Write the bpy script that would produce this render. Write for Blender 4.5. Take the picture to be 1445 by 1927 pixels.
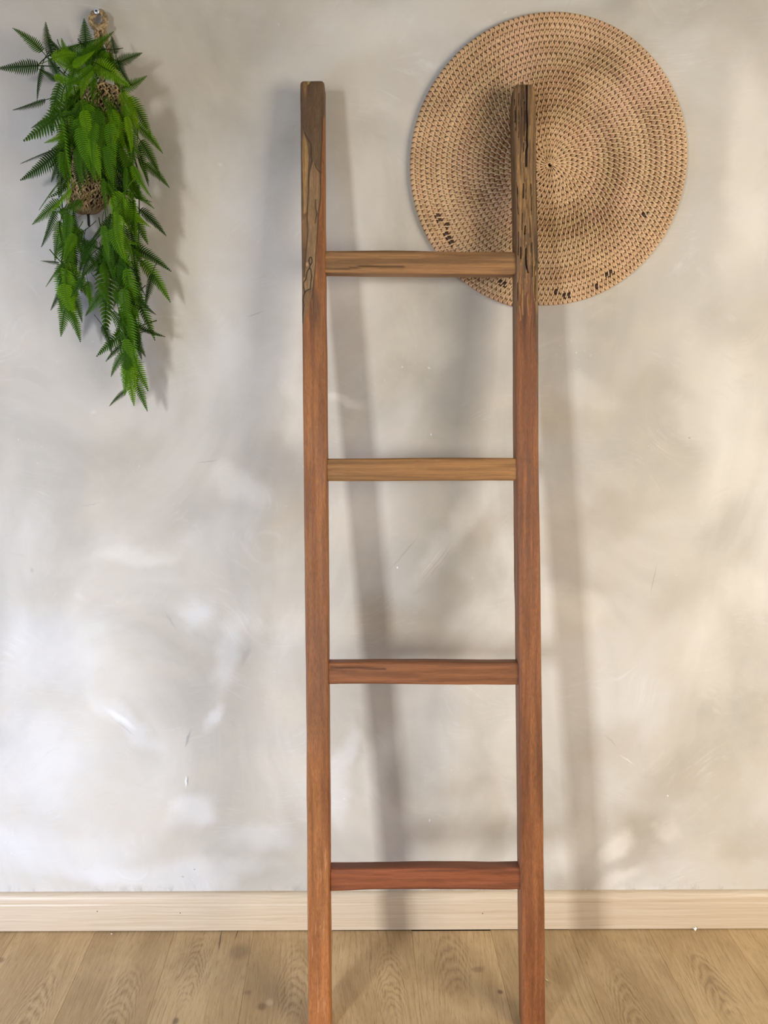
import bpy, math, random
import numpy as np
from mathutils import Vector, Matrix

for o in list(bpy.data.objects):
    bpy.data.objects.remove(o, do_unlink=True)
S = bpy.context.scene
COL = S.collection
random.seed(7)
rng = np.random.default_rng(11)

# ------------------------------------------------------------------ camera
F_PX, PITCH, YAW = 1450.0, math.radians(10.9), math.radians(-0.3)
CAM = Vector((0.0, -1.5, 1.2216))
cd = bpy.data.cameras.new('camera'); cam = bpy.data.objects.new('camera', cd); COL.objects.link(cam)
cd.sensor_fit = 'VERTICAL'; cd.sensor_height = 36.0; cd.sensor_width = 36.0
cd.lens = 36.0 * F_PX / 1927.0
cd.clip_start = 0.02
cam.location = CAM
cam.rotation_euler = (math.pi / 2 - PITCH, 0, YAW)
S.camera = cam

# ------------------------------------------------------------------ light and exposure
S.view_settings.view_transform = 'Standard'
S.view_settings.look = 'None'
S.view_settings.gamma = 1.0
S.view_settings.use_curve_mapping = False
S.view_settings.exposure = 0.0

w = bpy.data.worlds.new('room_ambient'); S.world = w; w.use_nodes = True
bg = w.node_tree.nodes['Background']
bg.inputs['Color'].default_value = (1.0, 0.96, 0.90, 1)
bg.inputs['Strength'].default_value = 0.225

def area(name, loc, target, sx, sy, power, colour):
    l = bpy.data.lights.new(name, 'AREA'); l.shape = 'RECTANGLE'; l.size = sx; l.size_y = sy
    l.energy = power; l.color = colour
    o = bpy.data.objects.new(name, l); COL.objects.link(o)
    o.location = loc
    o.rotation_euler = (Vector(target) - Vector(loc)).to_track_quat('-Z', 'Y').to_euler()
    return o
# tall glazed door in the room behind the camera on the left: cool daylight, nearly level
door = area('daylight_from_door', (-2.55, -3.95, 1.2), (-0.25, 0, 0.05), 0.50, 1.2, 17, (0.92, 0.95, 1.0))
door.data.spread = math.radians(56)         # beam narrowed so the upper wall gets less light
# unseen cool lamp added on the left, washing the lower left of the wall
area('added_cool_fill', (-2.0, -1.05, 0.32), (-0.8, 0, 0.25), 0.8, 0.6, 25, (0.40, 0.57, 1.0))
# wide warm light from the rest of the room, right and above
area('warm_room_light', (2.0, -1.6, 1.2), (0.6, 0, 1.0), 1.2, 1.1, 49, (1.0, 0.90, 0.76))

# ------------------------------------------------------------------ helpers
def rot_cam():
    return Matrix.Rotation(YAW, 3, 'Z') @ Matrix.Rotation(math.pi / 2 - PITCH, 3, 'X')
RC = rot_cam()
def ray(px, py):
    return RC @ Vector(((px - 722.5) / F_PX, -(py - 963.5) / F_PX, -1.0))
def on_y(px, py, Y=0.0):            # where the sight line meets the upright plane y = Y
    d = ray(px, py); return CAM + d * ((Y - CAM.y) / d.y)
def on_z(px, py, Z=0.0):
    d = ray(px, py); return CAM + d * ((Z - CAM.z) / d.z)
def on_plane(px, py, p0, n):
    d = ray(px, py); return CAM + d * ((p0 - CAM).dot(n) / d.dot(n))

def mesh_from(name, V, F, mat=None, smooth=False, attrs=None):
    me = bpy.data.meshes.new(name)
    V = np.asarray(V, dtype=np.float64)
    me.from_pydata(V.tolist(), [], [tuple(int(i) for i in f) for f in F])
    if attrs:
        for an, arr in attrs.items():
            a = me.attributes.new(an, 'FLOAT_COLOR', 'POINT')
            c = np.ones((len(V), 4), dtype=np.float32); c[:, :3] = arr
            a.data.foreach_set('color', c.ravel())
    if smooth:
        me.polygons.foreach_set('use_smooth', [True] * len(me.polygons))
    if mat: me.materials.append(mat)
    me.update()
    return me
def obj(name, me, parent=None, loc=None):
    o = bpy.data.objects.new(name, me); COL.objects.link(o)
    if parent is not None: o.parent = parent
    if loc is not None: o.location = loc
    return o
def empty(name, loc, label, cat, group=None):
    o = bpy.data.objects.new(name, None); COL.objects.link(o); o.location = loc
    o.empty_display_size = 0.05
    return tag(o, label, cat, group)
def tag(o, label=None, cat=None, group=None, kind=None):
    if label: o['label'] = label
    if cat: o['category'] = cat
    if group: o['group'] = group
    if kind: o['kind'] = kind
    return o

class Geo:                          # collects vertices and faces of one mesh
    def __init__(s): s.V = []; s.F = []; s.C = []
    def add(s, V, F, col=None):
        b = len(s.V); s.V.extend([tuple(v) for v in V]); s.F.extend([tuple(i + b for i in f) for f in F])
        if col is not None: s.C.extend([col] * len(V))
    def tube(s, pts, rad, n=6, col=None, caps=True, flat=1.0):
        pts = [Vector(p) for p in pts]
        rr = rad if hasattr(rad, '__len__') else [rad] * len(pts)
        V = []; F = []
        t0 = (pts[1] - pts[0]).normalized()
        ref = Vector((0, 1, 0)) if abs(t0.y) < 0.9 else Vector((1, 0, 0))
        u = t0.cross(ref).normalized()
        for i, p in enumerate(pts):
            a = pts[max(i - 1, 0)]; b = pts[min(i + 1, len(pts) - 1)]
            t = (b - a)
            t = t.normalized() if t.length > 1e-9 else t0
            u = (u - t * u.dot(t)).normalized(); v = t.cross(u)
            for k in range(n):
                an = 2 * math.pi * k / n
                V.append(p + u * math.cos(an) * rr[i] + v * math.sin(an) * rr[i] * flat)
        for i in range(len(pts) - 1):
            for k in range(n):
                k2 = (k + 1) % n
                F.append((i * n + k, i * n + k2, (i + 1) * n + k2, (i + 1) * n + k))
        if caps:
            F.append(tuple(range(n - 1, -1, -1)))
            F.append(tuple((len(pts) - 1) * n + k for k in range(n)))
        s.add(V, F, col)
    def mesh(s, name, mat, smooth=False):
        return mesh_from(name, s.V, s.F, mat, smooth, {'tone': np.array(s.C)} if s.C else None)

# numpy value noise
_T = rng.random((64, 64, 64)).astype(np.float32)
def vnoise(x, y, z):
    xi = np.floor(x).astype(int); yi = np.floor(y).astype(int); zi = np.floor(z).astype(int)
    fx = x - xi; fy = y - yi; fz = z - zi
    fx = fx * fx * (3 - 2 * fx); fy = fy * fy * (3 - 2 * fy); fz = fz * fz * (3 - 2 * fz)
    def g(a, b, c): return _T[(xi + a) & 63, (yi + b) & 63, (zi + c) & 63]
    c00 = g(0,0,0)*(1-fx)+g(1,0,0)*fx; c10 = g(0,1,0)*(1-fx)+g(1,1,0)*fx
    c01 = g(0,0,1)*(1-fx)+g(1,0,1)*fx; c11 = g(0,1,1)*(1-fx)+g(1,1,1)*fx
    return (c00*(1-fy)+c10*fy)*(1-fz)+(c01*(1-fy)+c11*fy)*fz
def fbm(x, y, z, o=4):
    s = 0; a = 0.5; t = 0
    for i in range(o):
        s = s + a * vnoise(x + 17.3 * i, y + 5.1 * i, z + 9.7 * i); t += a
        x = x * 2.03; y = y * 2.03; z = z * 2.03; a *= 0.5
    return s / t
def sstep(a, b, x):
    t = np.clip((x - a) / (b - a), 0, 1); return t * t * (3 - 2 * t)
def srgb(r, g, b):
    f = lambda c: (c / 12.92 if c <= 0.04045 else ((c + 0.055) / 1.055) ** 2.4)
    return np.array([f(r / 255), f(g / 255), f(b / 255)])
def poly_dist(X, Z, pts):           # distance of points to a polyline
    d = np.full(X.shape, 1e9)
    for (ax, az), (bx, bz) in zip(pts[:-1], pts[1:]):
        vx, vz = bx - ax, bz - az; L = vx * vx + vz * vz + 1e-12
        t = np.clip(((X - ax) * vx + (Z - az) * vz) / L, 0, 1)
        d = np.minimum(d, np.hypot(X - ax - t * vx, Z - az - t * vz))
    return d
def in_poly(X, Z, pts):
    c = np.zeros(X.shape, bool); n = len(pts)
    for i in range(n):
        (x1, z1), (x2, z2) = pts[i], pts[(i + 1) % n]
        cond = ((z1 > Z) != (z2 > Z)) & (X < (x2 - x1) * (Z - z1) / (z2 - z1 + 1e-12) + x1)
        c ^= cond
    return c
def soft_poly(X, Z, pts, e):        # soft-edged inside mask
    d = poly_dist(X, Z, pts + [pts[0]]); s = np.where(in_poly(X, Z, pts), d, -d)
    return sstep(-e, e, s)

# ------------------------------------------------------------------ material helpers
class NT:
    def __init__(s, name):
        s.m = bpy.data.materials.new(name); s.m.use_nodes = True
        s.t = s.m.node_tree; s.b = s.t.nodes['Principled BSDF']
    def n(s, typ, **kw):
        nd = s.t.nodes.new(typ)
        for k, v in kw.items(): setattr(nd, k, v)
        return nd
    def l(s, a, b): s.t.links.new(a, b)
    def set(s, sock, v):
        if isinstance(v, bpy.types.NodeSocket): s.l(v, sock)
        elif hasattr(v, '__len__') and len(v) == 3 and sock.type == 'RGBA': sock.default_value = (*v, 1)
        else: sock.default_value = v
    def coord(s): return s.n('ShaderNodeTexCoord').outputs['Object']
    def mapping(s, vec, loc=(0,0,0), rot=(0,0,0), scale=(1,1,1), typ='POINT'):
        m = s.n('ShaderNodeMapping', vector_type=typ); s.l(vec, m.inputs['Vector'])
        s.set(m.inputs['Location'], loc); s.set(m.inputs['Rotation'], rot); s.set(m.inputs['Scale'], scale)
        return m.outputs[0]
    def noise(s, vec, scale, detail=4, rough=0.55, dist=0.0, col=False):
        n = s.n('ShaderNodeTexNoise'); s.l(vec, n.inputs['Vector'])
        n.inputs['Scale'].default_value = scale; n.inputs['Detail'].default_value = detail
        n.inputs['Roughness'].default_value = rough; n.inputs['Distortion'].default_value = dist
        return n.outputs['Color' if col else 'Fac']
    def rng(s, v, a, b, c=0.0, d=1.0, smooth=True):
        m = s.n('ShaderNodeMapRange', interpolation_type='SMOOTHSTEP' if smooth else 'LINEAR')
        s.set(m.inputs[0], v); m.inputs[1].default_value = a; m.inputs[2].default_value = b
        m.inputs[3].default_value = c; m.inputs[4].default_value = d
        return m.outputs[0]
    def math(s, op, a, b=0.0):
        m = s.n('ShaderNodeMath', operation=op); s.set(m.inputs[0], a); s.set(m.inputs[1], b); return m.outputs[0]
    def vadd(s, a, b, op='ADD'):
        m = s.n('ShaderNodeVectorMath', operation=op); s.set(m.inputs[0], a); s.set(m.inputs[1], b); return m.outputs[0]
    def vscale(s, a, k):
        m = s.n('ShaderNodeVectorMath', operation='SCALE'); s.set(m.inputs[0], a); m.inputs['Scale'].default_value = k; return m.outputs[0]
    def mix(s, f, a, b, blend='MIX'):
        m = s.n('ShaderNodeMix', data_type='RGBA', blend_type=blend)
        s.set(m.inputs[0], f); s.set(m.inputs[6], a); s.set(m.inputs[7], b); return m.outputs[2]
    def scale_rgb(s, c, f):             # colour times a scalar
        m = s.n('ShaderNodeVectorMath', operation='SCALE'); s.set(m.inputs[0], c); s.set(m.inputs['Scale'], f); return m.outputs[0]
    def bump(s, h, strength, dist=0.002):
        b = s.n('ShaderNodeBump'); s.l(h, b.inputs['Height']); b.inputs['Strength'].default_value = strength
        b.inputs['Distance'].default_value = dist; s.l(b.outputs[0], s.b.inputs['Normal'])
    def fin(s, col, rough=0.5, spec=None):
        s.set(s.b.inputs['Base Color'], col); s.set(s.b.inputs['Roughness'], rough)
        if spec is not None: s.b.inputs['Specular IOR Level'].default_value = spec
        return s.m
def L3(r, g, b): return tuple(float(v) for v in srgb(r, g, b))

# ------------------------------------------------------------------ wall: brushed lime-wash paint
def wall_material():
    t = NT('brushed_limewash')
    c = t.coord()
    wcol = t.noise(c, 3.0, 3, 0.6, col=True)
    wob = t.vscale(t.vadd(wcol, (0.5, 0.5, 0.5), 'SUBTRACT'), 0.22)
    wcol2 = t.noise(c, 26.0, 3, 0.6, col=True)
    wob2 = t.vscale(t.vadd(wcol2, (0.5, 0.5, 0.5), 'SUBTRACT'), 0.035)
    cw = t.vadd(t.vadd(c, wob), wob2)
    base = t.mix(t.rng(t.noise(t.mapping(c, rot=(0, 0.6, 0), scale=(1.0, 1, 0.75)), 2.7, 5, 0.55, 0.9), 0.32, 0.68),
                 L3(176, 170, 158), L3(206, 201, 192))
    base = t.mix(t.rng(t.noise(t.mapping(c, loc=(3, 0, 7)), 6.0, 5, 0.6, 0.7), 0.38, 0.7, 0.0, 0.5), base, L3(200, 190, 173))
    dark = L3(150, 135, 113); grey = L3(158, 153, 147); lite = L3(242, 236, 225); white = L3(242, 244, 249)  # white also paints in the bluish light cast, lite the brightness at right
    # blotches of the paint, some painting in shade of ladder and fern: px, py, half width, half height (in px of wall), tilt in degrees, strength, colour
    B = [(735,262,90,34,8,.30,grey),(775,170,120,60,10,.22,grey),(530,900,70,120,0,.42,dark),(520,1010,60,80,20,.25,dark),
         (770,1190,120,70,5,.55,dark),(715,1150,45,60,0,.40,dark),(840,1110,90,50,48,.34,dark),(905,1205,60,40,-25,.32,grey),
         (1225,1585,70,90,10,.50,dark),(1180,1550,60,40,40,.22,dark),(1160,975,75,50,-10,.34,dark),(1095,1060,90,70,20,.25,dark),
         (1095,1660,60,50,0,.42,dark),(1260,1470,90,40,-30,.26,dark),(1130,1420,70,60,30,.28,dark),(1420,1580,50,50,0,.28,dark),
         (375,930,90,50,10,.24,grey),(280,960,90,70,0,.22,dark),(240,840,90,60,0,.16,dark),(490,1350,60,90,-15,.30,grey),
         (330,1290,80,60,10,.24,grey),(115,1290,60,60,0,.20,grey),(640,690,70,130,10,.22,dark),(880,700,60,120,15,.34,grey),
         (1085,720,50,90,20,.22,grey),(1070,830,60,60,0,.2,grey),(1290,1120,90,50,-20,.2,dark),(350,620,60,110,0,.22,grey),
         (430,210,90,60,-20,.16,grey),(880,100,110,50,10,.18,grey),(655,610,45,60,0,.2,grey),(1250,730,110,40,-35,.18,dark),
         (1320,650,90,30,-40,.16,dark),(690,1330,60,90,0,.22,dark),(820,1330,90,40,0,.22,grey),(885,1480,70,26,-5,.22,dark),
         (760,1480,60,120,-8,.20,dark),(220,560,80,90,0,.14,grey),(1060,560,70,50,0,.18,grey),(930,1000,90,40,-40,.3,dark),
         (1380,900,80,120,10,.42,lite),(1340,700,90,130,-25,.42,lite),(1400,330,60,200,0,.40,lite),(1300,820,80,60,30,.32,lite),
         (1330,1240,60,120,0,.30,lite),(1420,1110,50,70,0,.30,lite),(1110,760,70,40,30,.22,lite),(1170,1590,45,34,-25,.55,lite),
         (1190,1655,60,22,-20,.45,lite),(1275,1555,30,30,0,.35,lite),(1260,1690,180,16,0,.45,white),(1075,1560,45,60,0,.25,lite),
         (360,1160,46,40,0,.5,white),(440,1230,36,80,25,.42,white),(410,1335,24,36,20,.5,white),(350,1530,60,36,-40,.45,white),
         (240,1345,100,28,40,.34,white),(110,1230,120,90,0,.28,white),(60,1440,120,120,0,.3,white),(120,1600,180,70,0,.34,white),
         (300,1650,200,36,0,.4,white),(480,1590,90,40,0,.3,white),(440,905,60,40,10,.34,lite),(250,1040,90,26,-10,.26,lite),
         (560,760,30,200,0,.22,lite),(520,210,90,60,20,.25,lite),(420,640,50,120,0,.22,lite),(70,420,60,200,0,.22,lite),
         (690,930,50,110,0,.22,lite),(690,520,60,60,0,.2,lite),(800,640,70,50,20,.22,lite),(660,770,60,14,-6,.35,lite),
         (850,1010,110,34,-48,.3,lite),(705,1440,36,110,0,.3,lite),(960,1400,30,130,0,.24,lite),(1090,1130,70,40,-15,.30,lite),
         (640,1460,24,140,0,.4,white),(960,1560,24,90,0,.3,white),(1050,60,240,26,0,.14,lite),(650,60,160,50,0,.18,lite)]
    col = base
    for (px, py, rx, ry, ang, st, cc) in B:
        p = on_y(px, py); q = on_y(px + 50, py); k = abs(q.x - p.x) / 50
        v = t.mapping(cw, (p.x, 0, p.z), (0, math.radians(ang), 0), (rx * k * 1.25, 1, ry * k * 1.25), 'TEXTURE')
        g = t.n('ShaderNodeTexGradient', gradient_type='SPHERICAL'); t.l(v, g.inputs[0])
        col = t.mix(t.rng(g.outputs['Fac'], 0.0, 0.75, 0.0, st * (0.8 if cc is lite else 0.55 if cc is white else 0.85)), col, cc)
    # dry-brush strokes and scuffs
    warp = t.vadd(c, t.vscale(t.vadd(t.noise(c, 2.2, 2, 0.5, col=True), (0.5, 0.5, 0.5), 'SUBTRACT'), 0.7))
    st1 = t.noise(t.mapping(warp, rot=(0, 0.9, 0), scale=(6, 6, 55)), 3.0, 5, 0.65)
    st2 = t.noise(t.mapping(warp, rot=(0, -0.7, 0), scale=(7, 7, 70)), 3.0, 5, 0.65)
    patch = t.noise(c, 5.0, 4, 0.6, 0.4)
    m1 = t.math('MULTIPLY', t.rng(st1, 0.48, 0.78), t.rng(patch, 0.45, 0.72, 0, 0.24))
    m2 = t.math('MULTIPLY', t.rng(st2, 0.48, 0.78), t.rng(patch, 0.52, 0.3, 0, 0.34))
    col = t.mix(m1, col, white); col = t.mix(m2, col, L3(176, 165, 148))
    speck = t.math('MULTIPLY', t.rng(t.noise(c, 150, 3, 0.7), 0.6, 0.72), t.rng(t.noise(c, 7, 3, 0.6), 0.56, 0.7, 0, 0.45))
    col = t.mix(speck, col, white)
    # single scrapes, chips and cracks
    K = [(354,1390,4,24,18,.75,L3(150,148,148)),(349,1472,2,16,12,.7,L3(240,240,240)),(353,1470,1.6,12,14,.7,L3(120,118,118)),(808,1543,1.5,5,0,.7,white),(806,692,4,1.6,20,.6,white),
         (811,818,2,2.4,0,.7,white),(748,1067,2.5,3,0,.9,white),(1298,823,2.5,2.5,0,.8,dark),(1256,1497,2,2,0,.9,white),(345,1650,3,2.5,0,.8,grey),
         (365,1636,2,2,0,.9,dark),(648,1503,4,1.6,30,.5,white),(462,1235,8,30,24,.45,grey),(60,1074,5,5,0,.4,grey),(226,1352,44,9,38,.5,L3(236,238,240)),(238,1372,30,1.6,40,.4,grey),
         (390,868,30,1.6,-8,.5,grey),(170,950,26,1.6,-14,.4,grey),(322,1170,3,26,-28,.5,grey),(760,1040,2,60,40,.35,dark),
         (820,1060,70,1.6,-52,.5,L3(176,150,140)),(826,1064,64,1.4,-52,.5,L3(176,150,140)),(812,1058,60,1.2,-52,.4,L3(226,214,200)),
         (1230,1090,1.6,40,6,.45,dark),(480,590,24,1.6,-14,.5,grey),(176,775,7,5,0,.2,lite),(414,308,7,5,40,.22,lite),(1150,1395,24,2,45,.4,grey),
         (1180,1430,22,2,38,.4,lite),(600,1030,8,2,-40,.5,white)]
    for (px, py, rx, ry, ang, stn, cc) in K:
        p = on_y(px, py); q = on_y(px + 50, py); k = abs(q.x - p.x) / 50
        v = t.mapping(t.vadd(c, t.vscale(wob2, 0.35)), (p.x, 0, p.z), (0, math.radians(ang), 0), (rx * k, 1, ry * k), 'TEXTURE')
        g = t.n('ShaderNodeTexGradient', gradient_type='SPHERICAL'); t.l(v, g.inputs[0])
        col = t.mix(t.rng(g.outputs['Fac'], 0.0, 0.8, 0.0, stn), col, cc)
    # smudged edge where the paint meets the skirting
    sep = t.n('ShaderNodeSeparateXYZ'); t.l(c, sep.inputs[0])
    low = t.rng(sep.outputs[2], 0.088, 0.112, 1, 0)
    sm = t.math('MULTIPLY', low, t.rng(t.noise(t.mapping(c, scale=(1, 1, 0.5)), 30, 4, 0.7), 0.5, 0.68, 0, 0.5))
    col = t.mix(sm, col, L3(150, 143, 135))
    h = t.math('ADD', t.math('MULTIPLY', st1, 0.5), t.math('ADD', t.noise(c, 60, 4, 0.6), t.math('MULTIPLY', t.noise(c, 9, 3, 0.5), 1.5)))
    t.bump(h, 0.10, 0.004)
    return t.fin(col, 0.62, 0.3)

g = Geo()
X0, X1, ZT = -2.6, 2.6, 2.75
g.add([(X0,0,0),(X1,0,0),(X1,.12,0),(X0,.12,0),(X0,0,ZT),(X1,0,ZT),(X1,.12,ZT),(X0,.12,ZT)],
      [(0,1,5,4),(1,2,6,5),(2,3,7,6),(3,0,4,7),(4,5,6,7),(3,2,1,0)])
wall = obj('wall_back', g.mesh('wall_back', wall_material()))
tag(wall, kind='structure')

# ------------------------------------------------------------------ floor: oak boards on a base slab
TH = math.atan(0.036)                   # the boards run a little askew to the wall
def board_material():
    t = NT('oak_board')
    c = t.coord()
    oi = t.n('ShaderNodeObjectInfo')
    comb = t.n('ShaderNodeCombineXYZ'); t.l(t.math('MULTIPLY', oi.outputs['Random'], 3.1), comb.inputs[0]); t.l(t.math('MULTIPLY', oi.outputs['Random'], 17.7), comb.inputs[1])
    v = t.vadd(c, comb.outputs[0])
    warp = t.vscale(t.vadd(t.noise(t.mapping(v, scale=(1, .45, 1)), 5.0, 2, 0.5, col=True), (0.5, 0.5, 0.5), 'SUBTRACT'), 0.11)
    vw = t.vadd(v, warp)
    wv = t.n('ShaderNodeTexWave', wave_type='BANDS', bands_direction='X', wave_profile='SAW')
    t.l(t.mapping(vw, scale=(1, 0.22, 1)), wv.inputs[0]); wv.inputs['Scale'].default_value = 26
    wv.inputs['Distortion'].default_value = 3.5; wv.inputs['Detail'].default_value = 2.5; wv.inputs['Detail Scale'].default_value = 0.9
    ring = wv.outputs['Fac']
    pores = t.noise(t.mapping(vw, scale=(360, 15, 60)), 1.0, 5, 0.72)
    pores2 = t.noise(t.mapping(v, scale=(420, 30, 60)), 1.0, 3, 0.6)
    tonal = t.noise(t.mapping(v, scale=(1, 0.5, 1)), 9.0, 4, 0.6, 0.4)
    col = t.mix(t.rng(tonal, 0.35, 0.68), L3(174, 146, 105), L3(198, 170, 127))
    col = t.mix(t.math('MULTIPLY', t.rng(ring, 0.55, 1.0), t.rng(t.noise(v, 5.0, 3, 0.5), 0.42, 0.66, 0.0, 0.34)), col, L3(128, 104, 76))
    col = t.mix(t.rng(pores, 0.52, 0.70, 0, 0.42), col, L3(124, 100, 72))
    col = t.mix(t.rng(pores, 0.46, 0.30, 0, 0.34), col, L3(212, 190, 155))
    col = t.mix(t.rng(pores2, 0.54, 0.70, 0, 0.42), col, L3(122, 99, 72))
    # cathedral figure and single knots of the boards in view
    pos = t.n('ShaderNodeNewGeometry').outputs['Position']
    posw = t.vadd(pos, t.vscale(t.vadd(t.noise(t.mapping(pos, scale=(1, .5, 1)), 22, 3, .55, col=True), (.5, .5, .5), 'SUBTRACT'), .016))
    for (px, py, a_, b_, k_) in ((228,1885,.050,.11,34),(365,1815,.046,.12,44),(556,1850,.055,.13,40),(735,1846,.050,.11,40),(850,1806,.050,.10,26),(1338,1845,.050,.11,28),(1190,1900,.05,.13,36),(60,1900,.05,.14,34)):
        q = on_z(px, py)
        e = t.mapping(posw, (q.x, q.y, 0), (0, 0, TH), (a_, b_, 1), 'TEXTURE')
        ln = t.n('ShaderNodeVectorMath', operation='LENGTH'); t.l(e, ln.inputs[0]); d_ = ln.outputs['Value']
        sp = t.n('ShaderNodeSeparateXYZ'); t.l(e, sp.inputs[0])
        arc = t.math('ADD', t.math('MULTIPLY', sp.outputs[1], 1.0), t.math('MULTIPLY', t.math('MULTIPLY', sp.outputs[0], sp.outputs[0]), 1.5))
        arc = t.math('ADD', arc, t.math('MULTIPLY', t.noise(t.mapping(pos, scale=(1, .4, 1)), 38, 4, .6), .55))
        wv_ = t.math('SINE', t.math('MULTIPLY', arc, float(k_) * .85))
        mk = t.rng(d_, .35, 1.15, .42, 0)
        brk = t.rng(pores, .36, .58)
        col = t.mix(t.math('MULTIPLY', t.math('MULTIPLY', t.rng(wv_, .15, 1.0), brk), mk), col, L3(112, 88, 62))
        col = t.mix(t.math('MULTIPLY', t.rng(wv_, -.5, -1.0), t.math('MULTIPLY', mk, .45)), col, L3(208, 184, 148))
    for (px, py, a_, b_, st_, cc_) in ((492,1893,.012,.013,.5,L3(84,64,46)),(506,1886,.010,.012,.45,L3(216,196,160)),(413,1768,.003,.040,.75,L3(84,66,50)),(446,1756,.002,.022,.8,L3(70,54,42)),
            (450,1790,.028,.030,.4,L3(104,88,68)),(330,1922,.009,.012,.7,L3(92,70,48)),(941,1867,.008,.008,.7,L3(84,62,42)),(465,1866,.010,.008,.4,L3(104,84,58)),(900,1825,.02,.012,.45,L3(110,86,58)),(3,1806,.012,.012,.5,L3(100,82,62)),(1330,1822,.010,.020,.45,L3(140,104,70))):
        q = on_z(px, py)
        g_ = t.n('ShaderNodeTexGradient', gradient_type='SPHERICAL'); t.l(t.mapping(posw, (q.x, q.y, 0), (0, 0, TH), (a_, b_, 1), 'TEXTURE'), g_.inputs[0])
        col = t.mix(t.rng(g_.outputs['Fac'], 0, .7, 0, st_), col, cc_)
    # knots
    vo = t.n('ShaderNodeTexVoronoi', feature='F1'); t.l(t.mapping(vw, scale=(1, 0.8, 1)), vo.inputs['Vector']); vo.inputs['Scale'].default_value = 4.3
    kn = t.rng(vo.outputs['Distance'], 0.008, 0.05, 0.4, 0.0)
    col = t.mix(kn, col, L3(105, 82, 58))
    val = t.math('ADD', t.math('MULTIPLY', oi.outputs['Random'], 0.16), 0.92)
    col = t.scale_rgb(col, val)
    t.bump(t.math('SUBTRACT', 1.0, t.rng(pores, 0.5, 0.72)), 0.22, 0.001)
    return t.fin(col, t.rng(pores, 0.4, 0.7, 0.42, 0.58), 0.4)
M_board = board_material()
t = NT('dark_subfloor'); M_sub = t.fin((0.012, 0.010, 0.009), 0.9)
g = Geo()
g.add([(X0,-3.2,-.03),(X1,-3.2,-.03),(X1,0.0,-.03),(X0,0.0,-.03),(X0,-3.2,-.009),(X1,-3.2,-.009),(X1,0.0,-.009),(X0,0.0,-.009)],
      [(0,1,5,4),(1,2,6,5),(2,3,7,6),(3,0,4,7),(4,5,6,7),(3,2,1,0)])
floor = obj('floor', g.mesh('floor', M_sub)); tag(floor, kind='structure')

BW = 0.173
def board_mesh(L, wd=BW, h=0.009, b=0.0004, gap=0.00012, skew=0.0):
    x0, x1 = gap, wd - gap; y0, y1 = gap, L - gap
    V = []
    for z, i in ((-h, 0), (-b, 0), (0, b)):
        V += [(x0+i, y0+i, z), (x1-i, y0+i, z), (x1-i, y1-i-skew, z), (x0+i, y1-i, z)]
    F = []
    for r in range(2):
        for k in range(4):
            k2 = (k + 1) % 4; F.append((r*4+k, r*4+k2, r*4+4+k2, r*4+4+k))
    F += [(8, 9, 10, 11), (3, 2, 1, 0)]
    return mesh_from('plank', V, F, M_board)
ux, uy = Vector((math.cos(TH), math.sin(TH), 0)), Vector((-math.sin(TH), math.cos(TH), 0))
seam0 = Vector((0.077, -0.25, 0))       # a point on the seam left of the gapped board
full = board_mesh(1.285)
cuts = {}
for i in range(-12, 13):
    o0 = seam0 + ux * (BW * i)
    # distance along the board direction until the wall (boards stop just under the skirting)
    far_y = -0.0144 if i == 0 else -0.011
    if i in (-1, 1): far_y = -0.0122
    xr = o0 + ux * BW
    dmax = (far_y - o0.y) / uy.y
    first = [0.55, 0.93, 0.31, 1.18, 0.74, 0.42, 1.06][(i * 3) % 7]
    if i == -2: first = 0.70
    # board touching the wall
    pos = dmax; sk = BW * math.tan(TH)
    L = round(first + 0.35, 3)
    while pos > -2.6:
        me = full if abs(L - 1.285) < 1e-6 else cuts.setdefault(L, board_mesh(L, skew=sk))
        p = obj('plank', me, floor)
        p.location = o0 + uy * (pos - L); p.rotation_euler = (0, 0, TH)
        pos -= L; L = 1.285

# ------------------------------------------------------------------ skirting board
def oak_trim_material():
    t = NT('pale_oak_trim'); c = t.coord()
    v = t.vadd(c, t.vscale(t.vadd(t.noise(t.mapping(c, scale=(1, 1, 3)), 6, 2, 0.5, col=True), (.5, .5, .5), 'SUBTRACT'), 0.012))
    g1 = t.noise(t.mapping(v, scale=(2.6, 20, 190)), 1.0, 5, 0.68)
    g2 = t.noise(t.mapping(v, loc=(4, 2, 1), scale=(7, 60, 520)), 1.0, 3, 0.6)
    col = t.mix(t.rng(g1, 0.36, 0.64), L3(206, 189, 165), L3(195, 175, 148))
    col = t.mix(t.rng(g2, 0.55, 0.72, 0, 0.5), col, L3(176, 150, 122))
    col = t.mix(t.rng(g1, 0.60, 0.74, 0, 0.4), col, L3(170, 146, 120))
    t.bump(g2, 0.06, 0.001)
    return t.fin(col, 0.42, 0.45)
M_trim = oak_trim_material()
prof = [(0, 0.0022), (-.0140, 0.0022), (-.0146, 0.003), (-.0146, 0.0640), (-.0138, 0.0662), (-.0134, 0.0672), (-.0137, 0.0690), (-.0143, 0.0720),
        (-.0142, 0.0755), (-.0133, 0.0795), (-.0118, 0.0828), (-.0098, 0.0853), (-.0072, 0.0872), (-.0040, 0.0884), (0, 0.0888)]
g = Geo(); n = len(prof)
g.add([(x, y, z) for x in (X0, X1) for (y, z) in prof],
      [(k, (k + 1) % n, n + (k + 1) % n, n + k) for k in range(n)] + [tuple(range(n - 1, -1, -1)), tuple(range(n, 2 * n))])
base = obj('baseboard_back', g.mesh('baseboard_back', M_trim)); tag(base, kind='structure')
t = NT('dark_nail'); M_nail = t.fin(L3(48, 40, 34), 0.5)
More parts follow.
